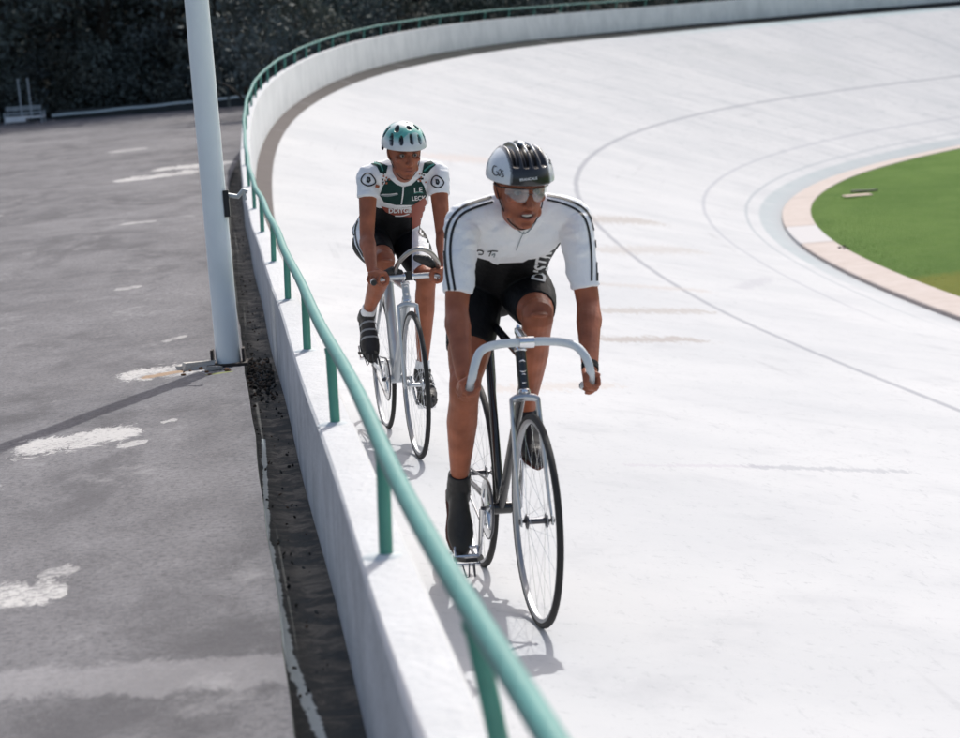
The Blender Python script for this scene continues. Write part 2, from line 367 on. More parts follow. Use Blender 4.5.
def grass_material():
    M, t, b = new_mat('mown_grass'); g = NG(M); ob = g.coord('Object')
    n1 = g.noise(g.mapping(ob, (.6, .25, 1), (0, 0, .3)), 1.2, 7, .65); n2 = g.noise(ob, 9, 8, .8); n3 = g.noise(ob, 70, 3, .8)
    col = g.mix(g.ramp(n1, .3, .7), (.105, .215, .038), (.16, .28, .060)); col = g.mix(g.ramp(n2, .4, .7, 0, .6), col, (.19, .28, .085)); col = g.mix(g.ramp(n3, .5, .7, 0, .35), col, (.08, .15, .04))
    xyz = g.sep(ob); f = g.blob(xyz[0], xyz[1], 6.4, 27.5, 8.5, 27.0, 1.7, n2, 2.0); col = g.mix(g.math('MULTIPLY', f, .6), col, (.30, .27, .05))
    g.L.new(col, b.inputs['Base Color']); b.inputs['Roughness'].default_value = .95; b.inputs['Specular IOR Level'].default_value = .1; g.bump(g.math('ADD', n2, n3), 1., .05)
    return M
def kerb_material():
    M, t, b = new_mat('pink_kerb_concrete'); g = NG(M); ob = g.coord('Object'); uv = g.sep(g.coord('UV'))
    n1 = g.noise(ob, 2.5, 8, .7); n2 = g.noise(ob, 30, 5, .7)
    col = g.mix(g.ramp(n1, .3, .7), (.385, .325, .295), (.45, .395, .37)); col = g.mix(g.ramp(n2, .45, .75, 0, .4), col, (.42, .33, .30))
    # a bare concrete slab between two joints at the apex, and joints along the kerb
    sl_ = g.math('MULTIPLY', g.ramp(uv[1], 34.7, 34.75), g.ramp(uv[1], 38.4, 38.45, 1, 0)); col = g.mix(sl_, col, (.44, .43, .44))
    for q in (34.7, 38.4, 46.5):
        col = g.mix(g.ramp(g.math('ABSOLUTE', g.math('SUBTRACT', uv[1], q)), .05, .09, .6, 0), col, (.16, .13, .12))
    g.L.new(col, b.inputs['Base Color']); b.inputs['Roughness'].default_value = .85; g.bump(g.math('ADD', n1, n2), .4, .01)
    return M

# ---------------------------------------------------------------- setting
def sheet(name, rows, uvs, M, kind='structure'):
    mb = MB(); mb.grid(rows); me = bpy.data.meshes.new(name); me.from_pydata(mb.v, [], mb.f); me.materials.append(M)
    if uvs:
        flat = [p for r in uvs for p in r]; ul = me.uv_layers.new(name='UVMap')
        for lp in me.loops: ul.data[lp.index].uv = flat[lp.vertex_index]
    me.polygons.foreach_set('use_smooth', [True] * len(me.polygons)); me.update()
    bm = bmesh.new(); bm.from_mesh(me)
    if sum(f.normal.z for f in bm.faces) < 0: bmesh.ops.reverse_faces(bm, faces=bm.faces)
    bm.to_mesh(me); bm.free()
    return tag(link(name, me), kind=kind)

M_track = track_material()
idx = list(range(0, len(S), 2)); US = [k / 24 for k in range(25)]
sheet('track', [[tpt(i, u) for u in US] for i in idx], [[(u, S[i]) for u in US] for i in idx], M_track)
# kerb path and infield
M_kerb = kerb_material()
rows, uvs = [], []
for i in idx:
    a = tpt(i, 0)
    def off(d, z): return (a[0] + math.cos(TH[i]) * d, a[1] - math.sin(TH[i]) * d, z)
    rows.append([off(.0, ZK - .03), off(.002, ZK + .045), off(.02, ZK + .055), off(.50, ZK + .055), off(.52, ZK + .045), off(.525, ZK - .1)])
    uvs.append([(k / 5, S[i]) for k in range(6)])
o = sheet('kerb_path', rows, uvs, M_kerb)
for p in o.data.polygons: p.use_smooth = False
M_grass = grass_material()
rows = []
for i in idx:
    a = tpt(i, 0); r_ = []
    for d in (.515, .6, 1, 2, 3.5, 6, 10, 14):
        d2 = d if S[i] < 40 else d
        jit = .012 * math.sin(i * 1.7 + d * 9)
        r_.append((a[0] + math.cos(TH[i]) * d2, a[1] - math.sin(TH[i]) * d2, (ZK + .035 + (jit if d > .6 else 0)) if d < 12 else ZK - .08))
    rows.append(r_)
sheet('infield_verge', rows, None, M_grass)
# one big ground sheet to the horizon, under everything
M_soil = mat('dry_ground', (.10, .10, .06), .95, var=.3, scale=.3, bump=.5, bscale=4)
g_rows = [[(x, y, -1.32) for x in (-700, -300, -100, -30, 0, 30, 100, 300, 700)] for y in (-300, -60, 0, 40, 100, 200, 400, 900)]
sheet('ground', g_rows, None, M_grass)

# tarmac left of the track, following the outside of the wall
M_tar = tarmac_material(); WT = .112
rows = []
iy = [i for i in idx if PY[i] < 62 and S[i] < 62]
LAT = (.29, .6, 1, 1.5, 2.2, 3.2, 4.5, 6, 8, 11, 15, 20, 27, 36, 50, 75)
for i in iy:
    r_ = []
    for d in LAT:
        dd = d if d > .3 else .285 + .006 * math.sin(i * 1.9) * math.sin(i * .77)
        x = PX[i] - (dd + WT * 0) - .0; r_.append((x, PY[i] + (dd - .28) * math.tan(-.1069) * 0, tar_z(PY[i]) + .004 * math.sin(d * 5 + i)))
    rows.append(r_)
rows.append([(p[0], 62., tar_z(62)) for p in rows[-1]])
sheet('tarmac', rows, None, M_tar)
# shallow gutter between the tarmac and the wall
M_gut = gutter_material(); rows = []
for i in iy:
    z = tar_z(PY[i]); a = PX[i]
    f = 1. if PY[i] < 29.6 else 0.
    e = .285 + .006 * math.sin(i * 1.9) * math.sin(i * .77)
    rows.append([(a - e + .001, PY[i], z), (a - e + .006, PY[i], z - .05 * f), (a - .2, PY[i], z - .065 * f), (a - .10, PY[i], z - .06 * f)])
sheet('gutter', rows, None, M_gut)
# rubble and dead leaves caught in the gutter
mb = MB()
for k in range(760):
    near = k < 420
    y = random.gauss(11.2, .35) if near else random.uniform(5, 28); xw = at_s(PX, y * 1.006); r = random.uniform(.002, .011) * (1.5 if near else .8)
    c = Vector((xw - random.uniform(.15, .27), y, tar_z(y) - .055 + r * .4))
    ax = [Vector((random.gauss(0, 1), random.gauss(0, 1), random.gauss(0, 1))).normalized() for _ in range(3)]
    mb.ell(c, (tuple(ax[0] * r), tuple(ax[0].cross(ax[1]).normalized() * r * .7), tuple(ax[0].cross(ax[0].cross(ax[1])).normalized() * r * .4)), 6, 4, mi=random.choice((0, 0, 1, 2)))
tag(mb.build('debris', [mat('debris_dark', (.02, .019, .016), .9), mat('debris_grey', (.075, .075, .07), .9), mat('debris_brown', (.06, .038, .025), .9)], smooth=False), 'dark rubble and dead leaves caught in the gutter by the wall', 'debris', kind='stuff')

# hill sheet behind the tarmac, rising under the wood
M_hill = mat('woodland_floor', (.035, .034, .024), .95, var=.4, scale=.6, bump=.6, bscale=3)
rows = []
for y in list(np.linspace(61.0, 100, 20)) + [110, 125, 150, 200, 260]:
    r_ = []
    for x in np.linspace(-110, 130, 61):
        # only outside of the track
        base = 1.2 + max(0, y - 66) * .16 + .25 * math.sin(x * .3) * math.sin(y * .23)
        if y > 130: base = 1.2 + 64 * .16 - (y - 130) * .02
        # keep below the banking where the track runs over the sheet
        d = np.min(np.hypot(PX - x, PY - y)); i = int(np.argmin(np.hypot(PX - x, PY - y)))
        side = (x - PX[i]) * math.cos(TH[i]) - (y - PY[i]) * math.sin(TH[i])   # >0 inside
        if side > -1.0: base = -1.5
        elif d < 9: base = min(base, 1.2 + (d - 1) * .35 if d > 1 else 1.2)
        r_.append((x, y, base))
    rows.append(r_)
sheet('hill', rows, None, M_hill)

# ---------------------------------------------------------------- parapet wall and railing
M_wall = wall_material()
wall = empty('concrete_wall', Matrix.Translation((PX[NZ], PY[NZ], .4)))
tag(wall, 'low white painted concrete parapet wall curving round the outside of the track', 'wall')
def wpt(i, lat, z):  # lat metres outwards from the inner face
    return Vector((PX[i] - math.cos(TH[i]) * lat, PY[i] + math.sin(TH[i]) * lat, z)) - wall.location
mb = MB(); rows = []
wi = [i for i in range(0, len(S), 1) if S[i] <= 138]
for i in wi:
    zt = ZT[i] + PAR(S[i]); zb = ZT[i] - .12
    zo = min(tar_z(PY[i]) if S[i] < 62 else 1.0, zt - .34) - .15
    e = .008
    w_ = WT + .004 * math.sin(i * .37)
    rows.append([wpt(i, 0, zb), wpt(i, 0, zt - e), wpt(i, e, zt), wpt(i, w_ - e, zt), wpt(i, w_, zt - e), wpt(i, w_ + .015, zo)])
mb.grid(rows); mb.mi = [1 if k_ % 5 == 4 else (2 if k_ % 5 in (1, 2, 3) else 0) for k_ in range(len(mb.f))]; mb.build('wall_body', [M_wall, mat('bare_grey_concrete', (.48, .485, .495), .85, var=.5, scale=4, bump=.5, bscale=25), mat('toned_down_wall_top', (.56, .565, .575), .9, var=.10, scale=5, bump=.4, bscale=40, spec=.1)], wall, angle=35)  # top faces coloured darker to hold back the glare of the sun
# small mortar pads around the post feet, one mesh surface pattern of the wall
M_rail = mat('green_rail_paint', (.055, .235, .215), .40, var=.18, scale=6, bump=.12, bscale=30)
def rusty(M):
    g = NG(M); ob = g.coord('Object'); n = g.noise(ob, 16, 6, .75); src = g.b.inputs['Base Color'].links[0].from_socket
    g.L.new(g.mix(g.ramp(n, .66, .70, 0, .75), src, (.10, .055, .035)), g.b.inputs['Base Color'])
rusty(M_rail)
M_railp = mat('green_post_paint', (.08, .29, .22), .45, var=.25, scale=9, bump=.15, bscale=30)
rusty(M_railp)
post_s = [3.25, 4.85, 6.84, 8.8, 10.9, 13.2, 15.9, 18.7, 21.6] ; s_ = 24.2
post_s = [-8.5, -6.2, -3.9, -1.4, 1.0] + post_s
while s_ < 132: post_s.append(s_); s_ += 2.2 if s_ < 30 else 1.78
rail = empty('guard_rail', Matrix.Translation((PX[NZ], PY[NZ], .77)))
tag(rail, 'green painted tubular steel guard rail on short posts along the top of the white wall', 'railing')
def rpt(s, lat, dz):
    th = at_s(TH, s); x = at_s(PX, s) - math.cos(th) * lat; y = at_s(PY, s) + math.sin(th) * lat
    return Vector((x, y, at_s(ZT, s) + PAR(s) + dz))
mb = MB(); pts = []
RH = .236
def lat_r(s): return .048 - .027 * min(max((5.0 - s) / 2.25, 0), 1.6) ** 1.6
for k in range(int((132 + 12) / .3)):
    s = -12 + k * .3; wv = .004 * math.sin(s * 1.9) + .003 * math.sin(s * .7 + 1)
    pts.append(rpt(s, lat_r(s) + wv, RH + .004 * math.sin(s * 1.3)) - rail.location)
mb.tube(pts, .0192, 14); mb.build('top_rail', M_rail, rail)
pads = MB()
for s in post_s:
    mb = MB(); th = at_s(TH, s); tang = Vector((math.sin(th), math.cos(th), 0)); inn = Vector((math.cos(th), -math.sin(th), 0))
    foot = rpt(s, .056 if s > 4 else .002, -.01)
    bend = min(max((s - 34) / 12, 0), 1)
    head = rpt(s, lat_r(s), RH - .012) + tang * (.10 * bend + random.uniform(-.012, .012)) + inn * random.uniform(-.006, .006)
    P0 = foot - rail.location; P1 = head - rail.location
    mb.tube([P0, P0.lerp(P1, .5), P1], .0152, 12)
    mb.tube([P1 + Vector((0, 0, -.012)), P1 + Vector((0, 0, .004))], [.0165, .018], 10)
    mb.build('post', M_railp, rail)
    f2 = foot - wall.location
    pads.ell(f2 + Vector((0, 0, .008)) - inn * .008, (tuple(inn * .048), tuple(tang * .04), (0, 0, .010)), 12, 6)
pads.build('mortar_pad', mat('post_mortar', (.52, .56, .58), .8, var=.25, scale=30), wall)

# ---------------------------------------------------------------- lamp post
pole = empty('street_lamp', Matrix.Translation((-1.241, 11.34, .42)))
tag(pole, 'tall pale grey painted steel pole with small side bracket standing beside the gutter', 'lamp post')
M_pole = mat('pole_paint', (.84, .90, .91), .42, var=.12, scale=3, bump=.1, bscale=20)
mb = MB(); mb.tube([(0, 0, -.02), (0, 0, 2), (0, 0, 5), (0, 0, 8)], [.062, .059, .052, .042], 28); mb.build('shaft', M_pole, pole)
mb = MB(); mb.tube([(0, 0, 7.9), (.2, 0, 8.2), (.6, 0, 8.35), (1.1, 0, 8.38)], .03, 12); mb.build('arm', M_pole, pole)
mb = MB(); mb.ell((1.3, 0, 8.36), (.3, .13, .07), 16, 8); mb.build('lamp_head', M_pole, pole)
M_rust = mat('rusty_dark_steel', (.045, .035, .03), .8, var=.4, scale=25, bump=.3)
mb = MB(); mb.box((0, 0, .008), (.20, .17, .014))
mb.build('base_plate', M_rust, pole)
for sx in (-1, 1):
    mb = MB(); mb.box((sx * .078, -.005, .045), (.012, .07, .075)); mb.build('bolt', M_rust, pole)
mb = MB(); mb.box((.062, -.02, .80), (.026, .045, .13)); mb.build('junction_box', mat('black_plastic', (.012, .012, .014), .5), pole)
mb = MB(); mb.tube([(.07, -.02, .84), (.12, -.03, .83), (.15, -.03, .86), (.17, -.03, .85)], .012, 8); mb.tube([(.15, -.03, .86), (.155, -.03, .81)], .009, 8); mb.build('bracket', mat('pale_galvanised', (.5, .52, .52), .5, .3), pole)
# broken concrete at the foot of the pole
mb = MB(); 
for (c, sz, rz) in (((-1.385, 11.30, .434), (.14, .10, .035), .2), ((-1.30, 11.16, .428), (.07, .05, .022), .5), ((-1.46, 11.33, .428), (.09, .06, .02), -.3)):
    vs0 = len(mb.v); mb.box(c, sz, Matrix.Rotation(rz, 3, 'Z'))
    mb.v[vs0:] = [tuple(Vector(v) + Vector((random.gauss(0, .008), random.gauss(0, .008), random.gauss(0, .003)))) for v in mb.v[vs0:]]
for _ in range(26):
    c = Vector((-1.33 + random.gauss(0, .07), 11.22 + random.gauss(0, .12), .425)); q = random.uniform(.006, .018); mb.ell(c, (q, q * .8, q * .5), 6, 4, mi=1)
tag(mb.build('rubble', [mat('broken_concrete', (.50, .48, .44), .9, var=.3, scale=18, bump=.6), mat('rusty_crumbs', (.16, .08, .04), .95, var=.4)], smooth=False), 'pale broken concrete rubble crumbling at the foot of the grey pole', 'rubble', kind='stuff')

# ---------------------------------------------------------------- far edge of the tarmac: low wall, bench frame
def far_wall():
    r = empty('low_wall', Matrix.Translation((-8, 60.3, 1.28)))
    tag(r, 'low concrete wall, backlit shade coloured into its face, with a pale coping, at the far edge of the tarmac', 'wall')
    mb = MB(); mb.box((2.3, 0, -.05), (9.6, .2, .60)); mb.box((-42, 0, -.05), (70, .2, .5)); mb.build('wall_face', mat('shade_toned_wall', (.05, .055, .055), .9, var=.4, scale=4, bump=.4), r, False)  # dark face colour stands in for its backlit shade
    rr = MB()
    z0, z1 = .10, .33
    pts = [(-2.6 + k * .4, -.02, z0 + (z1 - z0) * k / 24 + .01 * math.sin(k * 1.7)) for k in range(25)]
    rows = [[(p[0], -.14, p[2]), (p[0], -.14, p[2] + .055), (p[0], .16, p[2] + .06), (p[0], .16, p[2])] for p in pts]
    rr.grid(rows, closed=True); rr.build('coping', mat('pale_coping', (.66, .74, .74), .7, var=.2, scale=5), r, False)
    e = MB(); e.box((-30, -.75, -.085), (80, .9, .012)); 
    return r
far_wall()
bench = empty('metal_rack', Matrix.Translation((-11.3, 59.4, 1.27)))
tag(bench, 'small pale slatted metal rack with two thin uprights beside the low wall', 'rack')
M_pale = mat('faded_white_metal', (.85, .85, .84), .6, var=.2, scale=6)
M_greym = mat('dull_grey_metal', (.40, .44, .46), .6, var=.25, scale=6)
mb = MB(); mb.box((-.05, 0, .12), (.52, .5, .14)); mb.box((.42, .02, .15), (.42, .5, .05)); mb.build('seat', M_pale, bench, False)
for z in (.26, .36, .42):
    mb = MB(); mb.box((.1, .2, z), (.92, .04, .035)); mb.build('slat', M_greym, bench, False)
for x in (.05, .30):
    mb = MB(); mb.tube([(x, .22, 0), (x - .03, .22, 1.15)], .02, 8); mb.build('upright', M_greym, bench)
for x in (-.32, .62):
    for y in (-.22, .22):
        mb = MB(); mb.tube([(x, y, -.02), (x, y, .3)], .022, 8); mb.build('leg', M_greym, bench)
drum = empty('barrel', Matrix.Translation((-12.1, 59.5, 1.24)))
tag(drum, 'grey green barrel standing at the photo left edge beside the metal rack', 'barrel')
mb = MB(); mb.tube([(0, 0, 0), (0, 0, .02), (0, 0, .15), (0, 0, .17), (0, 0, .19), (0, 0, .36), (0, 0, .38), (0, 0, .42)], [.27, .28, .28, .295, .28, .28, .29, .27], 24); mb.build('barrel_body', mat('barrel_paint', (.30, .35, .35), .6), drum)
mb = MB(); mb.tube([(0, 0, .415), (0, 0, .43)], [.25, .24], 24); mb.build('lid', mat('barrel_lid', (.13, .15, .15), .6), drum)

# ---------------------------------------------------------------- wood
def leaf_mat(name, col):
    M, t, b = new_mat(name); g = NG(M); ob = g.coord('Object'); n = g.noise(ob, 1.1, 5); n2 = g.noise(ob, 9, 3)
    c = g.mix(g.ramp(n, .35, .65), [q * .6 for q in col], [q * 1.25 for q in col]); c = g.mix(g.ramp(n2, .55, .7, 0, .4), c, [col[0] * 1.6, col[1] * 1.45, col[2] * 1.3])
    g.L.new(c, b.inputs['Base Color']); b.inputs['Roughness'].default_value = .7; b.inputs['Specular IOR Level'].default_value = .2
    return M
LM = [leaf_mat('leaf_dark', (.095, .115, .105)), leaf_mat('leaf_blue', (.10, .12, .118)), leaf_mat('leaf_mid', (.12, .13, .11))]
M_bark = mat('dark_bark', (.045, .038, .030), .95, var=.35, scale=6, bump=.6, bscale=14)
def leaves(mb, centres, n_each, spread, size):
    for c, rr in centres:
        for _ in range(n_each):
            d = Vector((random.gauss(0, 1), random.gauss(0, 1), random.gauss(0, .75)))
            d = d.normalized() * (random.random() ** .45) * rr * spread
            p = c + d; a = Vector((random.gauss(0, 1), random.gauss(0, 1), random.gauss(0, .6))).normalized(); b_ = a.orthogonal().normalized(); q = size * random.uniform(.6, 1.3)
            b2 = (b_ * math.cos(random.random() * 6) + a.cross(b_) * math.sin(random.random() * 6)).normalized(); w = b2.cross(a)
            mb.add([p - b2 * q, p + w * q * .45 + a * q * .1, p + b2 * q, p - w * q * .45 + a * q * .1], [(0, 1, 2, 3)])
def make_tree(seed, h, kind):
    random.seed(seed); tb = MB(); cb = MB()
    tb.tube([(0, 0, -.3), (.05, 0, h * .2), (random.uniform(-.3, .3), random.uniform(-.3, .3), h * .5), (random.uniform(-.5, .5), 0, h * .85)], [.30, .22, .15, .05], 10)
    cent = []
    for k in range(46):
        a = random.random() * 6.283; zz = random.uniform(.14, 1) ; r = (2.6 * math.sin(math.pi * min(1, zz * .8 + .2)) + .9) * random.uniform(.35, 1.05)
        c = Vector((math.cos(a) * r, math.sin(a) * r, zz * h)); cent.append((c, random.uniform(.7, 1.25)))
        if k % 3 == 0: tb.tube([(0, 0, zz * h * .8), c * .5 + Vector((0, 0, zz * h * .42)), c], [.07, .045, .015], 6)
    leaves(cb, cent, 125, 1., .105)
    return tb.mesh('trunk', M_bark), cb.mesh('crown', LM[kind], smooth=False)
def make_bush(seed, kind):
    random.seed(seed); cb = MB(); sb = MB(); cent = []
    for k in range(16):
        a = random.random() * 6.283; r = random.uniform(0, 1.0); c = Vector((math.cos(a) * r * 1.2, math.sin(a) * r * .8, random.uniform(.15, 1.6) * (1.15 - r * .5)))
        cent.append((c, random.uniform(.35, .6)))
        if k < 6: sb.tube([(c.x * .1, c.y * .1, -.1), c * .6, c], [.03, .02, .01], 5)
    leaves(cb, cent, 120, 1., .062)
    return sb.mesh('stem', M_bark), cb.mesh('foliage', LM[kind], smooth=False)
tp = [make_tree(20 + k, 10 + k * 1.1, k % 3) for k in range(4)]
bp_ = [make_bush(50 + k, k % 3) for k in range(4)]
random.seed(5)
def plant(name, parts, loc, rz, sc, label, cat, group, pn):
    r = empty(name, Matrix.LocRotScale(Vector(loc), Matrix.Rotation(rz, 3, 'Z').to_quaternion(), Vector((sc, sc, sc))))
    tag(r, label, cat, group)
    for nme, me in zip(pn, parts): link(nme, me, r)
def hz(x, y): return 1.2 + max(0, y - 66) * .16
k = 0
for row, (y0, n, x0, x1) in enumerate(((64.5, 9, -20, -3.5), (69, 10, -22, 1), (76, 12, -24, 4), (88, 13, -24, 20))):
    for j in range(n):
        x = x0 + (x1 - x0) * (j + .5) / n + random.uniform(-.6, .6); y = y0 + random.uniform(-.9, .9)
        d_ = np.hypot(PX - x, PY - y).min()
        if d_ < 3.2 or (x > -1 and d_ < 11): continue
        plant('tree', tp[(k * 7 + row) % 4], (x, y, hz(x, y) - .1), random.random() * 6, random.uniform(.85, 1.2),
              'dark leafy tree in the shadowed wood beyond the low wall at the tarmac edge', 'tree', 'trees of the dark wood behind the tarmac', ('trunk', 'crown')); k += 1
for j in range(15):
    x = -6 + j * 2.6 + random.uniform(-.6, .6); i = int(np.argmin(np.abs(PX[NZ + 160:] - x))) + NZ + 160
    y = PY[i] + random.uniform(12, 15) if x > -2 else 72 + random.uniform(0, 3)
    plant('tree', tp[(j * 5 + 2) % 4], (x, y, min(hz(x, y), 3.2)), random.random() * 6, random.uniform(.8, 1.1),
          'dark leafy tree rising behind the green railing of the banked bend', 'tree', 'trees behind the bend railing', ('trunk', 'crown'))
for j in range(20):
    x = -20 + j * .92 + random.uniform(-.3, .3); y = 62.2 + random.uniform(-.4, .7)
    if np.hypot(PX - x, PY - y).min() < 1.6: continue
    plant('bush', bp_[j % 4], (x, y, 1.2), random.random() * 6, random.uniform(1., 1.6),
          'dark leafy bush growing right behind the low wall at the tarmac edge', 'bush', 'bushes behind the low wall', ('stem', 'foliage'))
for j in range(24):
    s = 50 + j * 2.6 + random.uniform(-.6, .6); p = rpt(s, random.uniform(1.8, 2.8), 0)
    plant('bush', bp_[(j + 1) % 4], (p.x, p.y, p.z - 1.0 + random.uniform(-.2, .4)), random.random() * 6, random.uniform(.9, 1.4),
          'dark bush growing against the outside of the banked bend wall', 'bush', 'bushes outside the bend wall', ('stem', 'foliage'))
# embankment carrying them
rows = []
for i in [i for i in idx if 60 < S[i] < 136]:
    zt = ZT[i] + PAR(S[i]); r_ = []
    for lat, dz in ((.13, -.7), (1.2, -.75), (3.5, -1.0), (6, -1.6), (12, -2.6)):
        r_.append((PX[i] - math.cos(TH[i]) * lat, PY[i] + math.sin(TH[i]) * lat, zt + dz))
    rows.append(r_)
sheet('embankment_terrain', rows, None, M_hill)
# thick undergrowth of the far slope, read as one mass
random.seed(9); ub = MB(); cent = []
for _ in range(900):
    x = random.uniform(-45, 60); y = random.uniform(92, 112)
    cent.append((Vector((x, y, hz(x, y) + random.uniform(0, 9))), random.uniform(1.2, 2.2)))
leaves(ub, cent, 42, 1., .36)
for _ in range(500):
    x = random.uniform(-24, -3); y = random.uniform(63.5, 80)
    if np.hypot(PX - x, PY - y).min() < 2.2: continue
    leaves(ub, [(Vector((x, y, hz(x, y) + random.uniform(0, .9))), .7)], 22, 1., .13)
tag(link('undergrowth', ub.mesh('undergrowth', LM[0], smooth=False)), 'dense dark undergrowth filling the wood behind and between the trees', 'undergrowth', kind='stuff')

# ---------------------------------------------------------------- infield small things
pk = empty('plank', Matrix.Translation((7.55, 44.6, ZK + .055)))
tag(pk, 'pale pink painted board lying flat on the infield grass', 'board')
mb = MB(); mb.box((0, 0, .02), (.52, .34, .016), Matrix.Rotation(.1, 3, 'Z')); mb.build('board', mat('pink_board', (.60, .44, .40), .8, var=.2), pk, False)
mb = MB(); mb.tube([(7.65, 45.9, ZK + .07), (7.8, 45.95, ZK + .065), (8.0, 45.9, ZK + .06), (8.2, 46.0, ZK + .06)], [.02, .025, .02, .015], 8)
tag(mb.build('hose', mat('black_rubber_hose', (.012, .012, .014), .6)), 'short length of black hose lying on the grass beyond the pink board', 'hose')
mb = MB()
for _ in range(5): mb.ell((5.42 + random.gauss(0, .06), 33.4 + random.gauss(0, .12), ZK + .06), (random.uniform(.015, .03), random.uniform(.02, .035), random.uniform(.012, .02)), 8, 5)
tag(mb.build('clod', mat('dark_clod', (.025, .022, .018), .95)), 'small dark clod of earth at the edge of the grass by the kerb', 'clod')
# ragged tufts where the grass meets the kerb
random.seed(3); gb = MB()
for _ in range(5000):
    i = random.randrange(NZ + 60, NZ + 330); a = tpt(i, 0); d = .505 + abs(random.gauss(0, .25)); 
    x = a[0] + math.cos(TH[i]) * d; y = a[1] - math.sin(TH[i]) * d + random.uniform(-.12, .12); h = random.uniform(.006, .018); an = random.random() * 6.28; w = .006
    q = Vector((math.cos(an) * w, math.sin(an) * w, 0)); tip = Vector((random.gauss(0, .02), random.gauss(0, .02), h)); p = Vector((x, y, ZK + .03))
    gb.add([p - q, p + q, p + tip], [(0, 1, 2)])
tag(link('grass', gb.mesh('grass', mat('grass_blade', (.15, .26, .065), .9, var=.25, scale=3), smooth=False)), 'ragged short grass blades along the kerb edge', 'grass', kind='stuff')

# ================================================================= bicycles
def bike_frame(F, ang, lean, WB=.98):
    fw = Vector((math.sin(ang), -math.cos(ang), 0)); left = Vector((0, 0, 1)).cross(fw)
    up = Vector((0, 0, 1)) * math.cos(lean) + left * math.sin(lean); left = up.cross(fw)
    O = Vector(F) - fw * WB; M = Matrix((fw, left, up)).transposed().to_4x4(); M.translation = O
    return M
M1 = bike_frame((.1286, 7.1818, .0054), .185, .045)
M2 = bike_frame((-.3100, 10.4960, .0216), .185, .03)
def pix_ray(px, py):
    """direction in the world of a ray leaving the camera, used only to place prints on the riders' clothes"""
    X = px - 480; Y = py - 369; u = X * cr - Y * sr; w = X * sr + Y * cr
    return Vector((u, FPX * cp - w * sp, -FPX * sp - w * cp))

M_tyre = mat('black_tyre', (.016, .015, .015), .75, var=.2, bump=.2, bscale=200)
M_alu = mat('polished_alloy', (.72, .73, .75), .22, 1., var=.05)
M_satin = mat('satin_alloy', (.62, .64, .66), .38, .9, var=.06)
M_steel = mat('dark_steel', (.09, .09, .10), .35, .9)
M_blackp = mat('black_frame_paint', (.012, .012, .014), .25, var=.1, coat=.5)
M_silverp = mat('silver_frame_paint', (.50, .53, .56), .28, .35, var=.06, coat=.5)
M_white_p = mat('white_gloss_paint', (.72, .74, .76), .3, coat=.4)
M_leather = mat('black_leather', (.015, .014, .013), .5, bump=.3, bscale=120)
M_tapew = mat('pale_bar_tape', (.62, .66, .68), .45, var=.08, scale=30, bump=.15, bscale=150)
M_rim = mat('worn_alloy_rim', (.34, .35, .37), .42, .85, var=.1)
M_fork = mat('dull_chrome_fork', (.46, .48, .51), .30, .95, var=.1)
M_gum = mat('gum_sidewall', (.20, .12, .06), .7)
def circle(c, r, n=48, ax='y'):
    return [Vector(c) + Vector((math.cos(2 * math.pi * k / n) * r, 0, math.sin(2 * math.pi * k / n) * r)) for k in range(n)]
def wheel(name, parent, cx, rad, spokes, gum=False):
    c = Vector((cx, 0, rad))
    tb = MB(); tb.tube(circle(c, rad - .011, 72), .0112, 10, ring=True, ref=(0, 1, 0)); t = tb.mesh('tyre', M_tyre)
    r = empty(name); r.parent = parent; r.location = c
    def off(mb): mb.v = [tuple(Vector(v) - c) for v in mb.v]; return mb
    t = off(tb).build('tyre', M_tyre, r)
    mb = MB(); sec = []
    prof = [(-.0095, rad - .019), (-.0095, rad - .024), (-.006, rad - .031), (.006, rad - .031), (.0095, rad - .024), (.0095, rad - .019)]
    rows = []
    for k in range(73):
        a = 2 * math.pi * k / 72; rows.append([(math.cos(a) * q, y, math.sin(a) * q) for y, q in prof] + [(math.cos(a) * prof[0][1], prof[0][0], math.sin(a) * prof[0][1])])
    mb.grid(rows); mb.build('rim', M_rim, r)
    mb = MB()
    for k in range(spokes):
        a = 2 * math.pi * k / spokes; side = 1 if k % 2 else -1; a2 = a + (1.25 if (k // 2) % 2 else -1.25)
        mb.tube([(math.cos(a2) * .020, side * .030, math.sin(a2) * .020), (math.cos(a) * (rad - .028), side * .002, math.sin(a) * (rad - .028))], .00055, 4)
    mb.build('spokes', M_alu, r)
    mb = MB(); mb.tube([(0, y, 0) for y in (-.034, -.034, -.030, -.030, .030, .030, .034, .034)], [.012, .024, .024, .010, .010, .024, .024, .012], 20)
    mb.tube([(0, -.058, 0), (0, .058, 0)], .005, 8)
    for s in (-1, 1): mb.tube([(0, s * .048, 0), (0, s * .058, 0)], .0095, 6)
    mb.build('hub', M_steel if not gum else M_satin, r)
    return r
def gear(mb, c, r, y, th=.003, teeth=48):
    n = teeth * 2; rows = []
    for rr, yy in ((r - .030, y - th), (None, y - th), (None, y + th), (r - .030, y + th), (r - .030, y - th)):
        row = []
        for k in range(n + 1):
            a = 2 * math.pi * k / n; q = rr if rr else r + (.0025 if k % 2 else -.0025)
            row.append((c[0] + math.cos(a) * q, yy, c[2] + math.sin(a) * q))
        rows.append(row)
    mb.grid(rows)
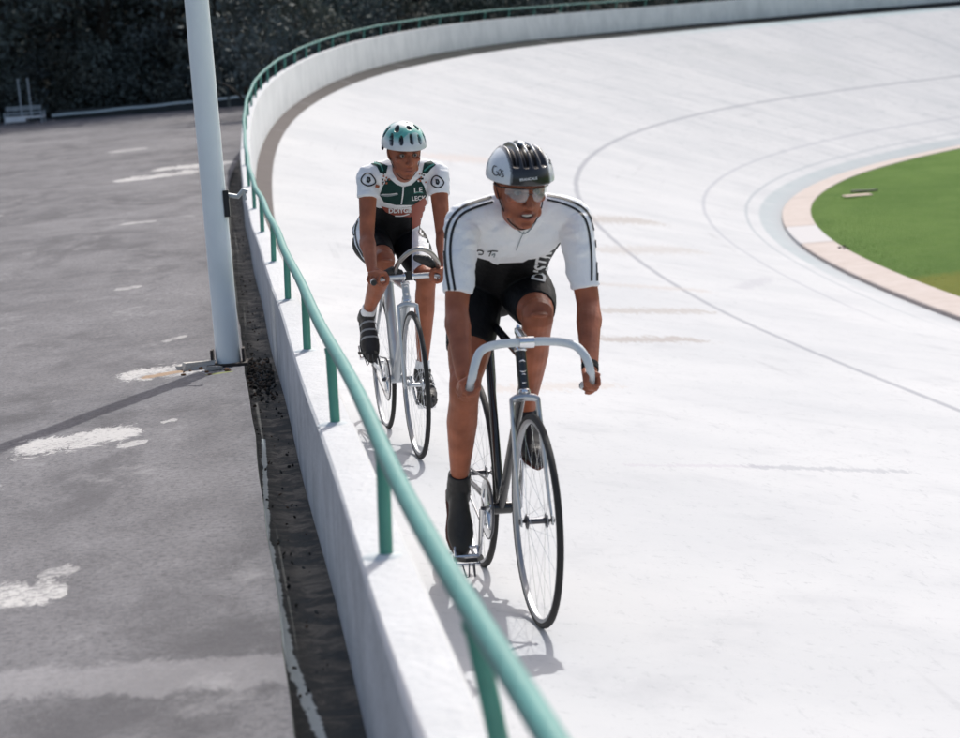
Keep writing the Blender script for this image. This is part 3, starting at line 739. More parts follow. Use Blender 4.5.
def bicycle(M, label, p):
    b = empty('bicycle', M); tag(b, label, 'bicycle')
    R = p['rad']; WB = .98; BB = Vector((.41, 0, p['bbz'])); ra = Vector((0, 0, R)); fa = Vector((WB, 0, R))
    sc = Vector(p['seatcl']); ht = Vector(p['ht']); hb = Vector(p['hb']); fm = p['frame']
    mb = MB(); tr = p['tr']
    mb.tube([BB, sc + (sc - BB).normalized() * .03], p['st'], 14, flat=p['stf'], ref=(0, 1, 0))
    mb.tube([ht + (hb - ht) * .18, sc], tr * .88, 12)
    mb.tube([hb + (ht - hb) * .22, BB], tr, 14)
    mb.tube([ht, hb], .0175, 16); mb.tube([BB + Vector((0, -.035, 0)), BB + Vector((0, .035, 0))], .021, 16)
    for s in (-1, 1):
        mb.tube([BB + Vector((-.01, s * .02, 0)), Vector((.25, s * .045, R - .02)), ra + Vector((.02, s * .056, 0))], [.011, .010, .008], 8)
        mb.tube([sc + Vector((0, s * .014, 0)), Vector((.18, s * .034, sc.z * .75)), ra + Vector((.01, s * .056, .01))], [.008, .008, .0065], 8)
        mb.box(ra + Vector((.0, s * .056, 0)), (.045, .005, .03))
    fr = mb.build('frame', fm, b)
    mb = MB()
    for q, rr in ((ht + (hb - ht) * .02, .0205), (ht + (hb - ht) * .97, .0205)):
        d = (hb - ht).normalized() * .008; mb.tube([q - d, q - d * .5, q + d * .5, q + d], [rr * .8, rr, rr, rr * .8], 18)
    mb.build('headset', M_alu, fr)
    # head badge
    mb = MB(); d = (hb - ht).normalized(); f_ = Vector((-d.z, 0, d.x)); f_ = -f_ if f_.x < 0 else f_
    c = ht + (hb - ht) * .42
    for cc, r2 in ((c, .014), (c + d * .040, .011)):
        pts = [cc + f_ * .0185 * math.cos(1.0 * math.sin(t)) + Vector((0, 1, 0)) * math.sin(t) * r2 + d * math.cos(t) * r2 * 1.35 - f_ * .004 * abs(math.sin(t)) for t in [2 * math.pi * k / 20 for k in range(20)]]
        mb.tube(pts, .0022, 6, ring=True)
    mb.build('emblem', M_alu, fr)
    # fork
    mb = MB(); cr_ = hb + d * .02
    mb.tube([cr_ + Vector((0, -.046, -.004)), cr_ + Vector((0, -.03, .004)), cr_ + Vector((0, 0, .008)), cr_ + Vector((0, .03, .004)), cr_ + Vector((0, .046, -.004))], [.010, .012, .014, .012, .010], 12)
    for s in (-1, 1):
        mb.tube([cr_ + Vector((0, s * .043, .0)), cr_.lerp(fa, .5) + Vector((-.012, s * .048, 0)), cr_.lerp(fa, .82) + Vector((-.016, s * .050, 0)), fa + Vector((-.004, s * .051, .004))], [.0105, .0095, .0075, .0055], 10, flat=.75, ref=(1, 0, 0))
        mb.box(fa + Vector((0, s * .051, .0)), (.022, .005, .03))
    mb.build('fork', M_fork if p['forkm'] is M_alu else p['forkm'], b)
    wheel('front_wheel', b, WB, R, 32, p['gum']); wheel('rear_wheel', b, 0, R, 32, p['gum'])
    # stem and bars
    bc = Vector(p['barc']); mb = MB()
    top = ht - d * p['stemup']
    mb.tube([ht, top], .0112, 14); mb.tube([top - d * .012, top + Vector((0, 0, -.0)), bc], [.013, .0145, .0145], 14)
    mb.tube([bc + Vector((0, -.024, 0)), bc + Vector((0, .024, 0))], .0195, 18)
    mb.tube([top + d * .004, top - d * .022], [.012, .006], 12)
    mb.build('stem', M_alu, b)
    p['bars'](b, bc)
    # seatpost + saddle
    sd = (sc - BB).normalized(); sp_ = sc + sd * p['post']
    mb = MB(); mb.tube([sc, sp_], .0135, 14); mb.build('seatpost', M_alu, b)
    mb = MB(); secs = []
    for t, w, h_, z in ((-.14, .045, .016, .018), (-.12, .068, .024, .012), (-.06, .066, .026, .006), (0, .040, .026, .002), (.06, .022, .024, 0), (.12, .017, .020, -.001), (.135, .010, .012, -.003)):
        secs.append((sp_ + Vector((t, 0, .04 + z)), (0, w, 0), (0, 0, h_)))
    mb.loft(secs, 18); sa = mb.build('saddle', M_leather, b)
    mb = MB()
    for s in (-1, 1): mb.tube([sp_ + Vector((-.12, s * .045, .035)), sp_ + Vector((-.05, s * .022, .004)), sp_ + Vector((.05, s * .02, .004)), sp_ + Vector((.115, s * .006, .03))], .0035, 6)
    mb.build('rail', M_steel, sa)
    # drivetrain
    yc = -.048
    mb = MB(); gear(mb, BB, .100, yc)
    for k in range(5):
        a = 2 * math.pi * k / 5 + .3; mb.tube([BB + Vector((0, yc, 0)), BB + Vector((math.cos(a) * .078, yc, math.sin(a) * .078))], [.012, .006], 8)
    mb.build('chainring', M_alu, b)
    pr, pl = Vector(p['pedR']), Vector(p['pedL'])
    for nm, q, yy in (('crank_arm', pr, -.066), ('crank_arm', pl, .066)):
        mb = MB(); mb.tube([Vector((BB.x, yy, BB.z)), Vector((q.x, yy + (.008 if yy > 0 else -.008), q.z))], [.014, .010], 10, flat=.6, ref=(0, 0, 1)); mb.build(nm, M_alu, b)
    mb = MB(); mb.tube([BB + Vector((0, -.07, 0)), BB + Vector((0, .07, 0))], .009, 10)
    mb.build('axle', M_steel, b)
    for q, yy, fd in ((pr, -.12, p['fdR']), (pl, .12, p['fdL'])):
        F = Vector(fd).normalized(); U = Vector((0, 1, 0)).cross(F) * -1; U = U if U.z > 0 else -U; Mx = Matrix((F, Vector((0, 1, 0)), U)).transposed()
        mb = MB(); mb.tube([Vector((q.x, yy * .6, q.z)), Vector((q.x, yy * 1.3, q.z))], .007, 8)
        for t in (-.032, .032): mb.box(Vector((q.x, yy, q.z)) + F * t, (.005, .085, .020), Mx)
        for y2 in (-.04, .04): mb.box(Vector((q.x, yy + y2, q.z)), (.066, .005, .014), Mx)
        pd = mb.build('pedal', M_alu, b, False)
        mb = MB(); c0 = Vector((q.x, yy, q.z))
        for y2 in (-.018, .018):
            mb.tube([c0 + F * .034 + Vector((0, y2, 0)), c0 + F * .085 + Vector((0, y2 * .8, 0)) + U * .02, c0 + F * .095 + Vector((0, y2 * .6, 0)) + U * .05, c0 + F * .055 + Vector((0, y2 * .5, 0)) + U * .075], .0025, 6)
        mb.build('toe_clip', M_steel, pd)
        mb = MB(); mb.tube([c0 + Vector((0, -.046, 0)), c0 + Vector((0, -.05, 0)) + U * .03 + F * .02, c0 + Vector((0, -.02, 0)) + U * .075 + F * .045, c0 + Vector((0, .02, 0)) + U * .075 + F * .045, c0 + Vector((0, .05, 0)) + U * .03 + F * .02, c0 + Vector((0, .046, 0))], .0075, 6, flat=.25, ref=F)
        mb.build('toe_strap', M_leather, pd)
    mb = MB(); rc = .034
    pts = []; n = 40
    a0 = math.atan2(BB.z - R, BB.x)
    top_a = math.pi / 2 + a0; dr = math.asin((.100 - rc) / (BB - ra).length)
    for k in range(25):
        a = a0 + math.pi / 2 - 0 + dr - (math.pi + 2 * dr) * k / 24
        pts.append(Vector((BB.x + math.cos(a) * .102, yc, BB.z + math.sin(a) * .102)))
    for k in range(13):
        a = a0 - math.pi / 2 - dr - (math.pi - 2 * dr) * k / 12
        pts.append(Vector((math.cos(a) * rc, yc, R + math.sin(a) * rc)))
    mb.tube(pts, .0042, 6, ring=True, ref=(0, 1, 0)); mb.build('chain', M_steel, b)
    mb = MB(); gear(mb, (0, 0, R), rc + .002, yc, .0025, 15); mb.tube([(0, -.06, R), (0, -.03, R)], .02, 14); mb.build('sprocket', M_steel, b)
    return b
def catmull(pts, n=8):
    P = [Vector(p) for p in pts]; out = []
    for i in range(len(P) - 1):
        a = P[max(i - 1, 0)]; b = P[i]; c = P[i + 1]; d = P[min(i + 2, len(P) - 1)]
        for k in range(n):
            t = k / n; out.append(.5 * ((2 * b) + (c - a) * t + (2 * a - 5 * b + 4 * c - d) * t * t + (3 * b - a - 3 * c + d) * t ** 3))
    out.append(P[-1]); return out
def bars_drop(b, bc):
    L = [bc + Vector(v) for v in ((0, 0, 0), (.004, .06, 0), (.012, .115, -.005), (.035, .155, -.018), (.062, .178, -.05), (.070, .190, -.09), (.045, .197, -.132), (-.005, .199, -.150), (-.06, .199, -.158))]
    Rr = [Vector((v.x, 2 * bc.y - v.y, v.z)) for v in L]
    mb = MB(); mb.tube(catmull(L[::-1] + Rr[1:], 7), .0138, 14)
    hbar = mb.build('handlebar', M_tapew, b)
    for q in (L, Rr):
        e = Vector(q[-1]); d = (Vector(q[-1]) - Vector(q[-2])).normalized(); mb = MB(); mb.tube([e, e + d * .012], [.0148, .013], 14); mb.build('bar_plug', M_leather, hbar)
def bars_flat(b, bc):
    L = [bc + Vector(v) for v in ((0, 0, 0), (0, .05, 0), (.0, .10, .0), (.012, .150, -.004), (.05, .172, -.010), (.09, .175, -.012))]
    Rr = [Vector((v.x, 2 * bc.y - v.y, v.z)) for v in L]
    mb = MB(); mb.tube(catmull(L[::-1] + Rr[1:], 7), .0135, 14); hbar = mb.build('handlebar', M_satin, b)
    for q in (L, Rr):
        e = Vector(q[-1]); mb = MB(); mb.tube([e, e + Vector((.008, 0, 0))], [.0142, .010], 14); mb.build('bar_plug', M_leather, hbar)
    pts = catmull([bc + Vector(v) for v in ((-.01, -.060, .016), (.05, -.055, .062), (.12, -.022, .112), (.145, .028, .135), (.125, .085, .115), (.06, .130, .062), (-.01, .142, .018))], 8)
    mb = MB(); mb.tube(pts, .0115, 14); mb.build('bar_extension', mat('tarnished_alloy', (.36, .34, .32), .3, .9), b)
    mb = MB(); mb.tube([bc + Vector((.02, .040, .085)), bc + Vector((.02, .085, .070)), bc + Vector((.0, .135, .035))], [.017, .025, .015], 14, flat=.6, dome=True); mb.build('arm_pad', M_leather, b)
    mb = MB(); mb.tube([bc + Vector((.01, -.115, .022)), bc + Vector((.0, -.075, .032)), bc + Vector((.0, -.035, .022))], [.012, .020, .012], 12, flat=.7, dome=True); mb.build('arm_pad', M_leather, b)
    mb = MB(); mb.tube([bc + Vector((.008, .0, .022)), bc + Vector((.010, 0, -.018))], .019, 14); mb.build('bar_clamp', M_leather, b)
bike1 = bicycle(M1, 'black track bicycle with pale drop handlebar and silver fork, ridden by the front cyclist',
    dict(rad=.342, bbz=.285, seatcl=(.24, 0, .93), ht=(.80, 0, .875), hb=(.843, 0, .735), frame=M_blackp, tr=.0155, st=.0145, stf=1., forkm=M_alu, gum=False,
         barc=(.895, 0, .905), stemup=.055, bars=bars_drop, post=.005, pedR=(.385, -.12, .12), pedL=(.435, .12, .45), fdR=(.55, 0, -.83), fdL=(.9, 0, -.43)))
bike2 = bicycle(M2, 'silver track bicycle with wide seat tube and looped bar extension, ridden by the rear cyclist',
    dict(rad=.342, bbz=.305, seatcl=(.27, 0, .80), ht=(.805, 0, .80), hb=(.842, 0, .715), frame=M_silverp, tr=.021, st=.026, stf=1.25, forkm=M_silverp, gum=True,
         barc=(.865, .008, .835), stemup=.03, bars=bars_flat, post=.06, pedR=(.30, -.12, .43), pedL=(.52, .12, .19), fdR=(.6, 0, -.8), fdL=(.93, 0, -.37)))

# ================================================================= riders
V3 = Vector
SKIN = (.335, .110, .058)
def rot_head(yaw, pitch, roll):
    """head axes: x forward, y left, z up; yaw turns towards the rider's left, pitch nods down, roll tips the crown to the left"""
    return Matrix.Rotation(yaw, 3, 'Z') @ Matrix.Rotation(pitch, 3, 'Y') @ Matrix.Rotation(-roll, 3, 'X')
def head_pieces(mb, C, Rm, k):
    def P(x, y, z): return C + Rm @ V3((x, y, z)) * k
    def ax(rx, ry, rz): return tuple(tuple(Rm @ V3(a) * k) for a in ((rx, 0, 0), (0, ry, 0), (0, 0, rz)))
    mb.ell(P(-.008, 0, .032), ax(.097, .076, .085), 24, 16)
    secs = []
    for z, cx, w, d in ((.06, .0, .066, .084), (.03, .004, .070, .088), (0, .006, .069, .084), (-.03, .010, .066, .081), (-.055, .017, .059, .075), (-.078, .027, .049, .065), (-.096, .038, .037, .051), (-.108, .046, .026, .038), (-.116, .050, .013, .022)):
        secs.append((P(cx, 0, z), Rm @ V3((d * k, 0, 0)), Rm @ V3((0, w * k, 0))))
    mb.loft(secs, 28)
    mb.tube([P(.084, 0, .012), P(.094, 0, -.008), P(.105, 0, -.026), P(.110, 0, -.036)], [.008 * k, .0088 * k, .0105 * k, .0115 * k], 10, dome=True)
    for s in (-1, 1):
        mb.ell(P(.095, s * .0125, -.038), ax(.012, .0085, .008), 10, 8)
        mb.tube([P(.090, s * .012, .022), P(.086, s * .030, .027), P(.070, s * .050, .020)], [.0085 * k, .0095 * k, .008 * k], 8, dome=True)
        mb.ell(P(.062, s * .044, -.018), ax(.024, .020, .017), 12, 8)
        mb.ell(P(-.004, s * .074, -.006), (tuple(Rm @ V3((.018, -s * .0, 0)) * k), tuple(Rm @ V3((-.006, s * .009, 0)) * k), tuple(Rm @ V3((-.004, s * .004, .031)) * k)), 12, 8)
        mb.ell(P(.030, s * .050, -.070), ax(.030, .012, .020), 10, 8)
    mb.tube([P(.082, .024, -.066), P(.0945, .010, -.0605), P(.0965, 0, -.0615), P(.0945, -.010, -.0605), P(.082, -.024, -.066)], [.0035 * k, .0058 * k, .0058 * k, .0058 * k, .0035 * k], 8, dome=True)
    mb.tube([P(.082, .022, -.071), P(.0935, .008, -.0770), P(.0945, 0, -.0775), P(.0935, -.008, -.0770), P(.082, -.022, -.071)], [.0035 * k, .0062 * k, .0066 * k, .0062 * k, .0035 * k], 8, dome=True)
    mb.ell(P(.082, 0, -.102), ax(.013, .018, .012), 10, 8)
def hand_pieces(mb, wrist, c, a, pn, sgn, r, k=1.):
    """hand closed on a bar: c bar centre, a unit axis from little finger to index, pn unit from bar to palm, sgn wrap direction, r bar radius"""
    a = V3(a).normalized(); pn = V3(pn); pn = (pn - a * pn.dot(a)).normalized(); q = a.cross(pn) * sgn; c = V3(c); wrist = V3(wrist)
    pc = c + pn * (r + .016) - q * .012
    kn = c + pn * (r + .012) + q * .012
    # palm: from the wrist, over the bar, to the knuckles
    mid = wrist.lerp(pc, .55)
    mb.loft([(wrist, a * .024, pn * .020), (mid, a * .036, pn * .019), (pc, a * .043, pn * .015), (kn + q * .006, a * .041, pn * .011), (kn + q * .014, a * .034, pn * .008)], 16)
    for off, L, fr in ((.034, .97, .0080), (.0115, 1.05, .0083), (-.011, 1.0, .0080), (-.0325, .85, .0071)):
        rr = r + fr * .92; pts = []
        for ang in (0.15, .75, 1.35, 2.0, 2.65, 3.3, 3.9):
            pts.append(c + a * (off * (1 + .04 * ang * 0)) + (pn * math.cos(ang * L) + q * math.sin(ang * L)) * (rr + (.004 if .6 < ang < .9 or 1.8 < ang < 2.2 else 0)))
        mb.tube(pts, [fr * 1.05, fr * 1.08, fr, fr * 1.02, fr * .96, fr * .92, fr * .82], 8, dome=True)
    tp_ = [pc + a * .028 - q * .012, c + a * .048 - q * (r + .010) + pn * .008, c + a * .050 - q * (r + .008) - pn * .014, c + a * .042 - q * .004 - pn * (r + .013), c + a * .036 + q * .012 - pn * (r + .012)]
    mb.tube(tp_, [.013, .0125, .0108, .0098, .0082], 10, dome=True)
def limb(mb, pts, radii, n=18, flat=None, ref=None): mb.tube(catmull(pts, 5), list(np.interp(np.linspace(0, len(pts) - 1, (len(pts) - 1) * 5 + 1), range(len(pts)), radii)), n, flat=flat, ref=ref, dome=True)
def arm_pts(sh, el, wr): return [sh, sh.lerp(el, .35), sh.lerp(el, .7), el, el.lerp(wr, .28), el.lerp(wr, .6), wr]
ARM_R = [.050, .046, .041, .037, .040, .033, .0245]
def leg_pts(hip, kn, an, bulge):
    b = V3(bulge)
    return [hip, hip.lerp(kn, .3), hip.lerp(kn, .65), kn.lerp(hip, .12), kn, kn.lerp(an, .14), kn.lerp(an, .34) + b * .014, kn.lerp(an, .62) + b * .006, kn.lerp(an, .86), an]
LEG_R = [.090, .088, .072, .055, .053, .050, .053, .042, .031, .031]
def torso_secs(p):
    """sections from pelvis to neck: centre, lateral axis, front-back axis"""
    out = []
    for c, w, d, lat, nrm in p: out.append((V3(c), V3(lat) * w, V3(nrm) * d))
    return out
def foot_pieces(mb, A, fd, k=1., shrink=0.):
    fd = V3(fd).normalized(); lat = V3((0, 1, 0)); fu = fd.cross(lat); fu = fu if fu.z > 0 or (abs(fu.z) < .2 and fu.x > 0) else -fu
    heel = A - fd * .045 * k - fu * .078 * k; secs = []
    for t, w, h in ((0., .020, .030), (.012, .030, .050), (.05, .034, .060), (.085, .034, .052), (.12, .037, .042), (.165, .045, .033), (.20, .046, .027), (.235, .038, .023), (.262, .024, .018), (.272, .012, .010)):
        secs.append((heel + fd * t * k + fu * h * k, lat * (w - shrink) * k, fu * (h - shrink) * k))
    mb.loft(secs, 20)
    return heel, fu
def project_print(V, F, Mloc, cam_dir_pts, tris, lift):
    pass
class Garment:
    """a piece of clothing as one mesh: a base surface plus prints laid on it"""
    def __init__(s, V, F, base, M):
        s.V = [tuple(v) for v in V]; s.F = list(F); s.mi = [0] * len(F); s.mats = [base]; s.M = M; s.Mi = M.inverted()
        s.bvh = BVHTree.FromPolygons([Vector(v) for v in V], F); s.o = s.Mi @ Vector((0, 0, EYE))
    def mi_of(s, m_):
        if m_ not in s.mats: s.mats.append(m_)
        return s.mats.index(m_)
    def cast(s, px, py, lift):
        d = (s.Mi.to_3x3() @ pix_ray(px, py)).normalized(); h, n, i, dist = s.bvh.ray_cast(s.o, d)
        if h is None: return None
        if n.dot(d) > 0: n = -n
        return h + n * lift
    def put(s, pts2, faces, m_, lift=.0015, maxd=.05):
        P = [s.cast(x, y, lift) for x, y in pts2]; mi = s.mi_of(m_); o = len(s.V); s.V += [tuple(p) if p else (0, 0, 0) for p in P]
        for f in faces:
            if any(P[i] is None for i in f): continue
            if max((P[f[i]] - P[f[i - 1]]).length for i in range(len(f))) > maxd: continue
            s.F.append(tuple(o + i for i in f)); s.mi.append(mi)
    def poly(s, pts, m_, lift=.0015, step=2.5):
        pts = [Vector(p) for p in pts]; B = []
        for i in range(len(pts)):
            a, b = pts[i], pts[(i + 1) % len(pts)]; n = max(1, int((b - a).length / step))
            for k in range(n): B.append(a.lerp(b, k / n))
        nb = len(B); x0, x1 = min(p.x for p in B), max(p.x for p in B); y0, y1 = min(p.y for p in B), max(p.y for p in B); pin = list(B)
        y = y0 + step / 2
        while y < y1:
            x = x0 + step / 2
            while x < x1:
                c = False; j = nb - 1
                for i in range(nb):
                    if (B[i].y > y) != (B[j].y > y) and x < (B[j].x - B[i].x) * (y - B[i].y) / (B[j].y - B[i].y + 1e-12) + B[i].x: c = not c
                    j = i
                if c and min((Vector((x, y)) - q).length for q in B) > step * .45: pin.append(Vector((x, y)))
                x += step
            y += step
        v, e, f, _, _, _ = delaunay_2d_cdt(pin, [], [list(range(nb))], 1, 1e-5)
        s.put([(p.x, p.y) for p in v], [tuple(q) for q in f], m_, lift)
    def stroke(s, pts, w, m_, lift=.002, closed=False, n=6):
        P = [Vector(p).to_3d() if len(p) == 2 else Vector(p) for p in pts]
        C = catmull(([P[-1]] + P + [P[0], P[1]]) if closed else P, n)
        if closed: C = C[n:-n]
        L2 = []; fs = []
        for i, p in enumerate(C):
            t = (C[min(i + 1, len(C) - 1)] - C[max(i - 1, 0)]); t = t.normalized() if t.length else Vector((1, 0, 0)); q = Vector((-t.y, t.x, 0)) * w / 2
            L2 += [(p.x + q.x, p.y + q.y), (p.x, p.y), (p.x - q.x, p.y - q.y)]
            if i: o = 3 * i; fs += [(o - 3, o - 2, o + 1, o), (o - 2, o - 1, o + 2, o + 1)]
        s.put(L2, fs, m_, lift)
    def text(s, body, cx, cy, size, rot, m_, lift=.002, bold=.02, sx=1., shear=0.):
        cu = bpy.data.curves.new('t', 'FONT'); cu.body = body; cu.size = 1; cu.align_x = 'CENTER'; cu.align_y = 'CENTER'; cu.offset = bold; cu.shear = shear; cu.resolution_u = 3
        ob = bpy.data.objects.new('t', cu); COL.objects.link(ob); bpy.context.view_layer.update()
        me = bpy.data.meshes.new_from_object(ob.evaluated_get(bpy.context.evaluated_depsgraph_get()))
        bm = bmesh.new(); bm.from_mesh(me); bmesh.ops.triangulate(bm, faces=bm.faces)
        bmesh.ops.subdivide_edges(bm, edges=[e for e in bm.edges if e.calc_length() > .25], cuts=2); bmesh.ops.triangulate(bm, faces=bm.faces)
        bm.verts.ensure_lookup_table(); ca, sa = math.cos(rot), math.sin(rot)
        pts = [(cx + (v.co.x * sx * ca + v.co.y * sa) * size, cy + (v.co.x * sx * sa - v.co.y * ca) * size) for v in bm.verts]
        fs = [tuple(v.index for v in f.verts) for f in bm.faces]; bm.free()
        bpy.data.objects.remove(ob); bpy.data.curves.remove(cu); bpy.data.meshes.remove(me)
        s.put(pts, fs, m_, lift)
    def build(s, name, parent):
        me = bpy.data.meshes.new(name); me.from_pydata(s.V, [], s.F)
        for m_ in s.mats: me.materials.append(m_)
        me.polygons.foreach_set('material_index', s.mi); me.polygons.foreach_set('use_smooth', [True] * len(s.F)); me.update()
        return link(name, me, parent)
def wrinkle(amp, freq, seed=0):
    from mathutils import noise as mn
    def f(V, N):
        out = V.copy()
        for i in range(len(V)):
            p = Vector(V[i]) * freq; p.x *= .6; p.z *= 1.5
            a = mn.fractal(p + Vector((seed, seed, 0)), 1., 2., 3) + .6 * (1 - abs(mn.noise(p * .8 + Vector((3, seed, 1)))) * 3)
            out[i] += N[i] * amp * max(a, -.02) * .5
        return out
    return f
M_skin = attr_mat('tanned_skin', .46, var=.22, scale=16, bump=.4, bscale=70, sss=.06, spec=.28)
M_white_fab = mat('white_lycra', (.84, .85, .87), .75, var=.04, spec=.15, scale=12, bump=.35, bscale=30)
M_black_fab = mat('black_lycra', (.010, .010, .011), .6, var=.2, spec=.15, bump=.3, bscale=30)
M_green_fab = mat('dark_green_lycra', (.012, .045, .040), .6, var=.15, spec=.15, bump=.3, bscale=30)
M_teal_fab = mat('teal_print', (.05, .26, .22), .6, var=.15)
M_red_fab = mat('red_brown_print', (.27, .060, .035), .65, var=.12)
M_orange = mat('orange_print', (.40, .12, .06), .65)
M_print_b = mat('black_print', (.012, .012, .014), .6)
M_print_w = mat('white_print', (.74, .75, .76), .65)
M_print_g = mat('grey_print', (.25, .29, .31), .65)
M_hair = mat('black_hair', (.010, .008, .007), .6, bump=.6, bscale=150)
M_eye = mat('eye_white', (.26, .22, .20), .2); M_iris = mat('dark_iris', (.015, .01, .008), .15)  # eye white greyed to carry the helmet's shade
M_lens, _t, _b = new_mat('clear_tinted_lens'); _b.inputs['Base Color'].default_value = (.50, .52, .52, 1); _b.inputs['Roughness'].default_value = .08
_b.inputs['Alpha'].default_value = .42; _b.inputs['Specular IOR Level'].default_value = .9; _b.inputs['Coat Weight'].default_value = 1.
M_blackpl = mat('black_plastic_gloss', (.012, .012, .014), .3)

def rider(M, label, g):
    r = empty('person', M); tag(r, label, 'cyclist')
    C = V3(g['head']); Rm = rot_head(*g['head_rot']); hk = g['hk']
    Lr, Ll = leg_pts(*g['legR']), leg_pts(*g['legL']); Ar, Al = arm_pts(*g['armR']), arm_pts(*g['armL'])
    k = g.get('k', 1.); AR = [q * k * g.get('ak', 1) for q in ARM_R]; LR = [q * k for q in LEG_R]
    ts = torso_secs(g['torso'])
    b = MB(); b.loft(ts, 26)
    for A in (Ar, Al): limb(b, A, AR)
    for L in (Lr, Ll): limb(b, L, LR)
    for s, A in ((-1, Ar), (1, Al)):
        b.ell(A[0] + V3((-.01, 0, .0)), (.052 * k, .052 * k, .052 * k), 14, 10)
    g['neckp'] = V3(g['neck']); g['Ar'], g['Al'] = Ar, Al; traps(b, g, 0, k)
    neck = V3(g['neck']); hb_ = C + Rm @ V3((-.02, 0, -.06)) * hk
    b.tube([neck - (hb_ - neck) * .35, neck, neck.lerp(hb_, .6), hb_], [.070 * k, .060 * k, .054 * k, .052 * k], 18, dome=True)
    b.tube([C + Rm @ V3((.02, 0, -.09)) * hk, neck + V3((.03, 0, -.01))], [.04 * k, .05 * k], 14, dome=True)
    head_pieces(b, C, Rm, hk)
    for hip_, kn_, an_, _b in (g['legR'], g['legL']):
        t = (hip_ - kn_).normalized(); sh_ = (an_ - kn_).normalized(); f_ = -(t + sh_).normalized(); lt = t.cross(f_).normalized()
        def el(c, d1, r1, d2, r2, d3, r3): b.ell(c, (tuple(d1 * r1 * k), tuple(d2 * r2 * k), tuple(d3 * r3 * k)), 12, 8)
        el(kn_ + f_ * .026 * k, f_, .027, lt, .032, t, .040)
        for q in (-1, 1):
            el(kn_ + t * (.095 + .02 * q) * k + f_ * .018 * k + lt * q * .033 * k, f_, .030, lt, .024, t, .060)
            sf = sh_.cross(lt).normalized(); sf = sf if sf.dot(f_) > 0 else -sf
            el(kn_ + sh_ * (.125 + .012 * q) * k - sf * .028 * k + lt * q * .022 * k, sf, .032, lt, .026, sh_, .078)
        el(kn_ + sh_ * .12 * k + sf * .030 * k, sf, .016, lt, .020, sh_, .12)
    for sh2, e2, w2 in (g['armR'], g['armL']):
        u_ = (e2 - sh2).normalized(); v_ = (w2 - e2).normalized(); lt = V3((0, 1, 0)); fr_ = u_.cross(lt).normalized(); fr_ = fr_ if fr_.x > 0 else -fr_
        b.ell(sh2.lerp(e2, .60) + fr_ * .014, (tuple(fr_ * .034 * k), tuple(lt * .032 * k), tuple(u_ * .075 * k)), 12, 8)
        b.ell(e2.lerp(w2, .24) + lt * .010 * (1 if sh2.y > 0.05 else -1), (tuple(V3((.034, 0, 0)) * k), tuple(lt * .036 * k), tuple(v_ * .075 * k)), 12, 8)
    for h in g['hands']: hand_pieces(b, *h)
    for A, fd in ((V3(g['legR'][2]), g['fdR']), (V3(g['legL'][2]), g['fdL'])): foot_pieces(b, A, fd, .98, .007)
    inv = Rm.inverted()
    def to_head(V): return ((V - np.array(C)) @ np.array(Rm)) / hk      # rows are head coordinates
    def sculpt(V, N):
        H = to_head(V); out = V.copy(); R_ = np.array(Rm)
        def brush(c, sig, amt, direction=None):
            d2 = (((H - np.array(c)) / np.array(sig)) ** 2).sum(1); w = np.exp(-d2 / 2)[:, None] * amt * hk
            out[:] -= w * (np.array(R_ @ np.array(direction)) if direction is not None else N)
        for s in (-1, 1):
            brush((.082, s * .031, .002), (.02, .013, .009), .010)
            brush((.070, s * .040, -.050), (.02, .012, .014), .004)
            brush((.104, s * .006, -.047), (.006, .0035, .003), .004)
        if g['grin']:
            brush((.094, 0, -.0690), (.02, .017, .0046), .013, (1, 0, 0))
        else: brush((.095, 0, -.0690), (.02, .018, .0018), .005, (1, 0, 0))
        brush((.090, 0, -.091), (.02, .016, .004), .003)
        return out
    V, F = remeshed(b, g['vox'], 3, sculpt)
    H = to_head(V); col = np.ones((len(V), 3)) * np.array(SKIN) * g.get('tone', 1)
    def paint(c, sig, rgb, amt):
        d2 = (((H - np.array(c)) / np.array(sig)) ** 2).sum(1); w = (np.clip(1.6 * np.exp(-d2 / 2), 0, 1) * amt)[:, None]; col[:] = col * (1 - w) + np.array(rgb) * w
    paint((.09, 0, -.062), (.02, .016, .0035), (.26, .085, .065), .7); paint((.09, 0, -.077), (.02, .014, .004), (.28, .09, .07), .7)
    for s in (-1, 1):
        paint((.085, s * .031, .0195), (.03, .013, .0030), (.02, .012, .010), .9); paint((.08, s * .031, .003), (.03, .014, .005), (.10, .045, .03), .5)
        paint((.06, s * .046, -.03), (.02, .016, .014), (.28, .105, .07), .5)
    if g['grin']: paint((.094, 0, -.069), (.03, .019, .0048), (.05, .012, .010), 1.)
    else: paint((.094, 0, -.069), (.03, .018, .0013), (.05, .02, .015), .8)
    paint((-.02, 0, .05), (.06, .075, .04), (.012, .009, .008), .0)
    body = link('body', tinted('body', V, F, col, M_skin), r)
    def P(x, y, z): return C + Rm @ V3((x, y, z)) * hk
    for s in (-1, 1):
        mb = MB(); mb.ell(P(.0745, s * .0305, .002), [tuple(Rm @ V3(a) * hk) for a in ((.0118, 0, 0), (0, .0118, 0), (0, 0, .0095 if not g['grin'] else .008))], 14, 10); e = mb.build('eye', M_eye, body)
        mb = MB(); mb.ell(P(.0845, s * .0305, .0015), [tuple(Rm @ V3(a) * hk) for a in ((.0026, 0, 0), (0, .0052, 0), (0, 0, .0052))], 12, 6); mb.build('iris', M_iris, e)
    if g['grin']:
        mb = MB(); rows = []
        for t in np.linspace(-1, 1, 13): rows.append([P(.0885 - .010 * t * t, t * .020, -.0635), P(.0905 - .010 * t * t, t * .020, -.0680), P(.0885 - .010 * t * t, t * .0185, -.0730)])
        mb.grid(rows); mb.build('teeth', mat('teeth', (.70, .66, .60), .25), body)
    # hair showing under the helmet
    mb = MB(); rows = []
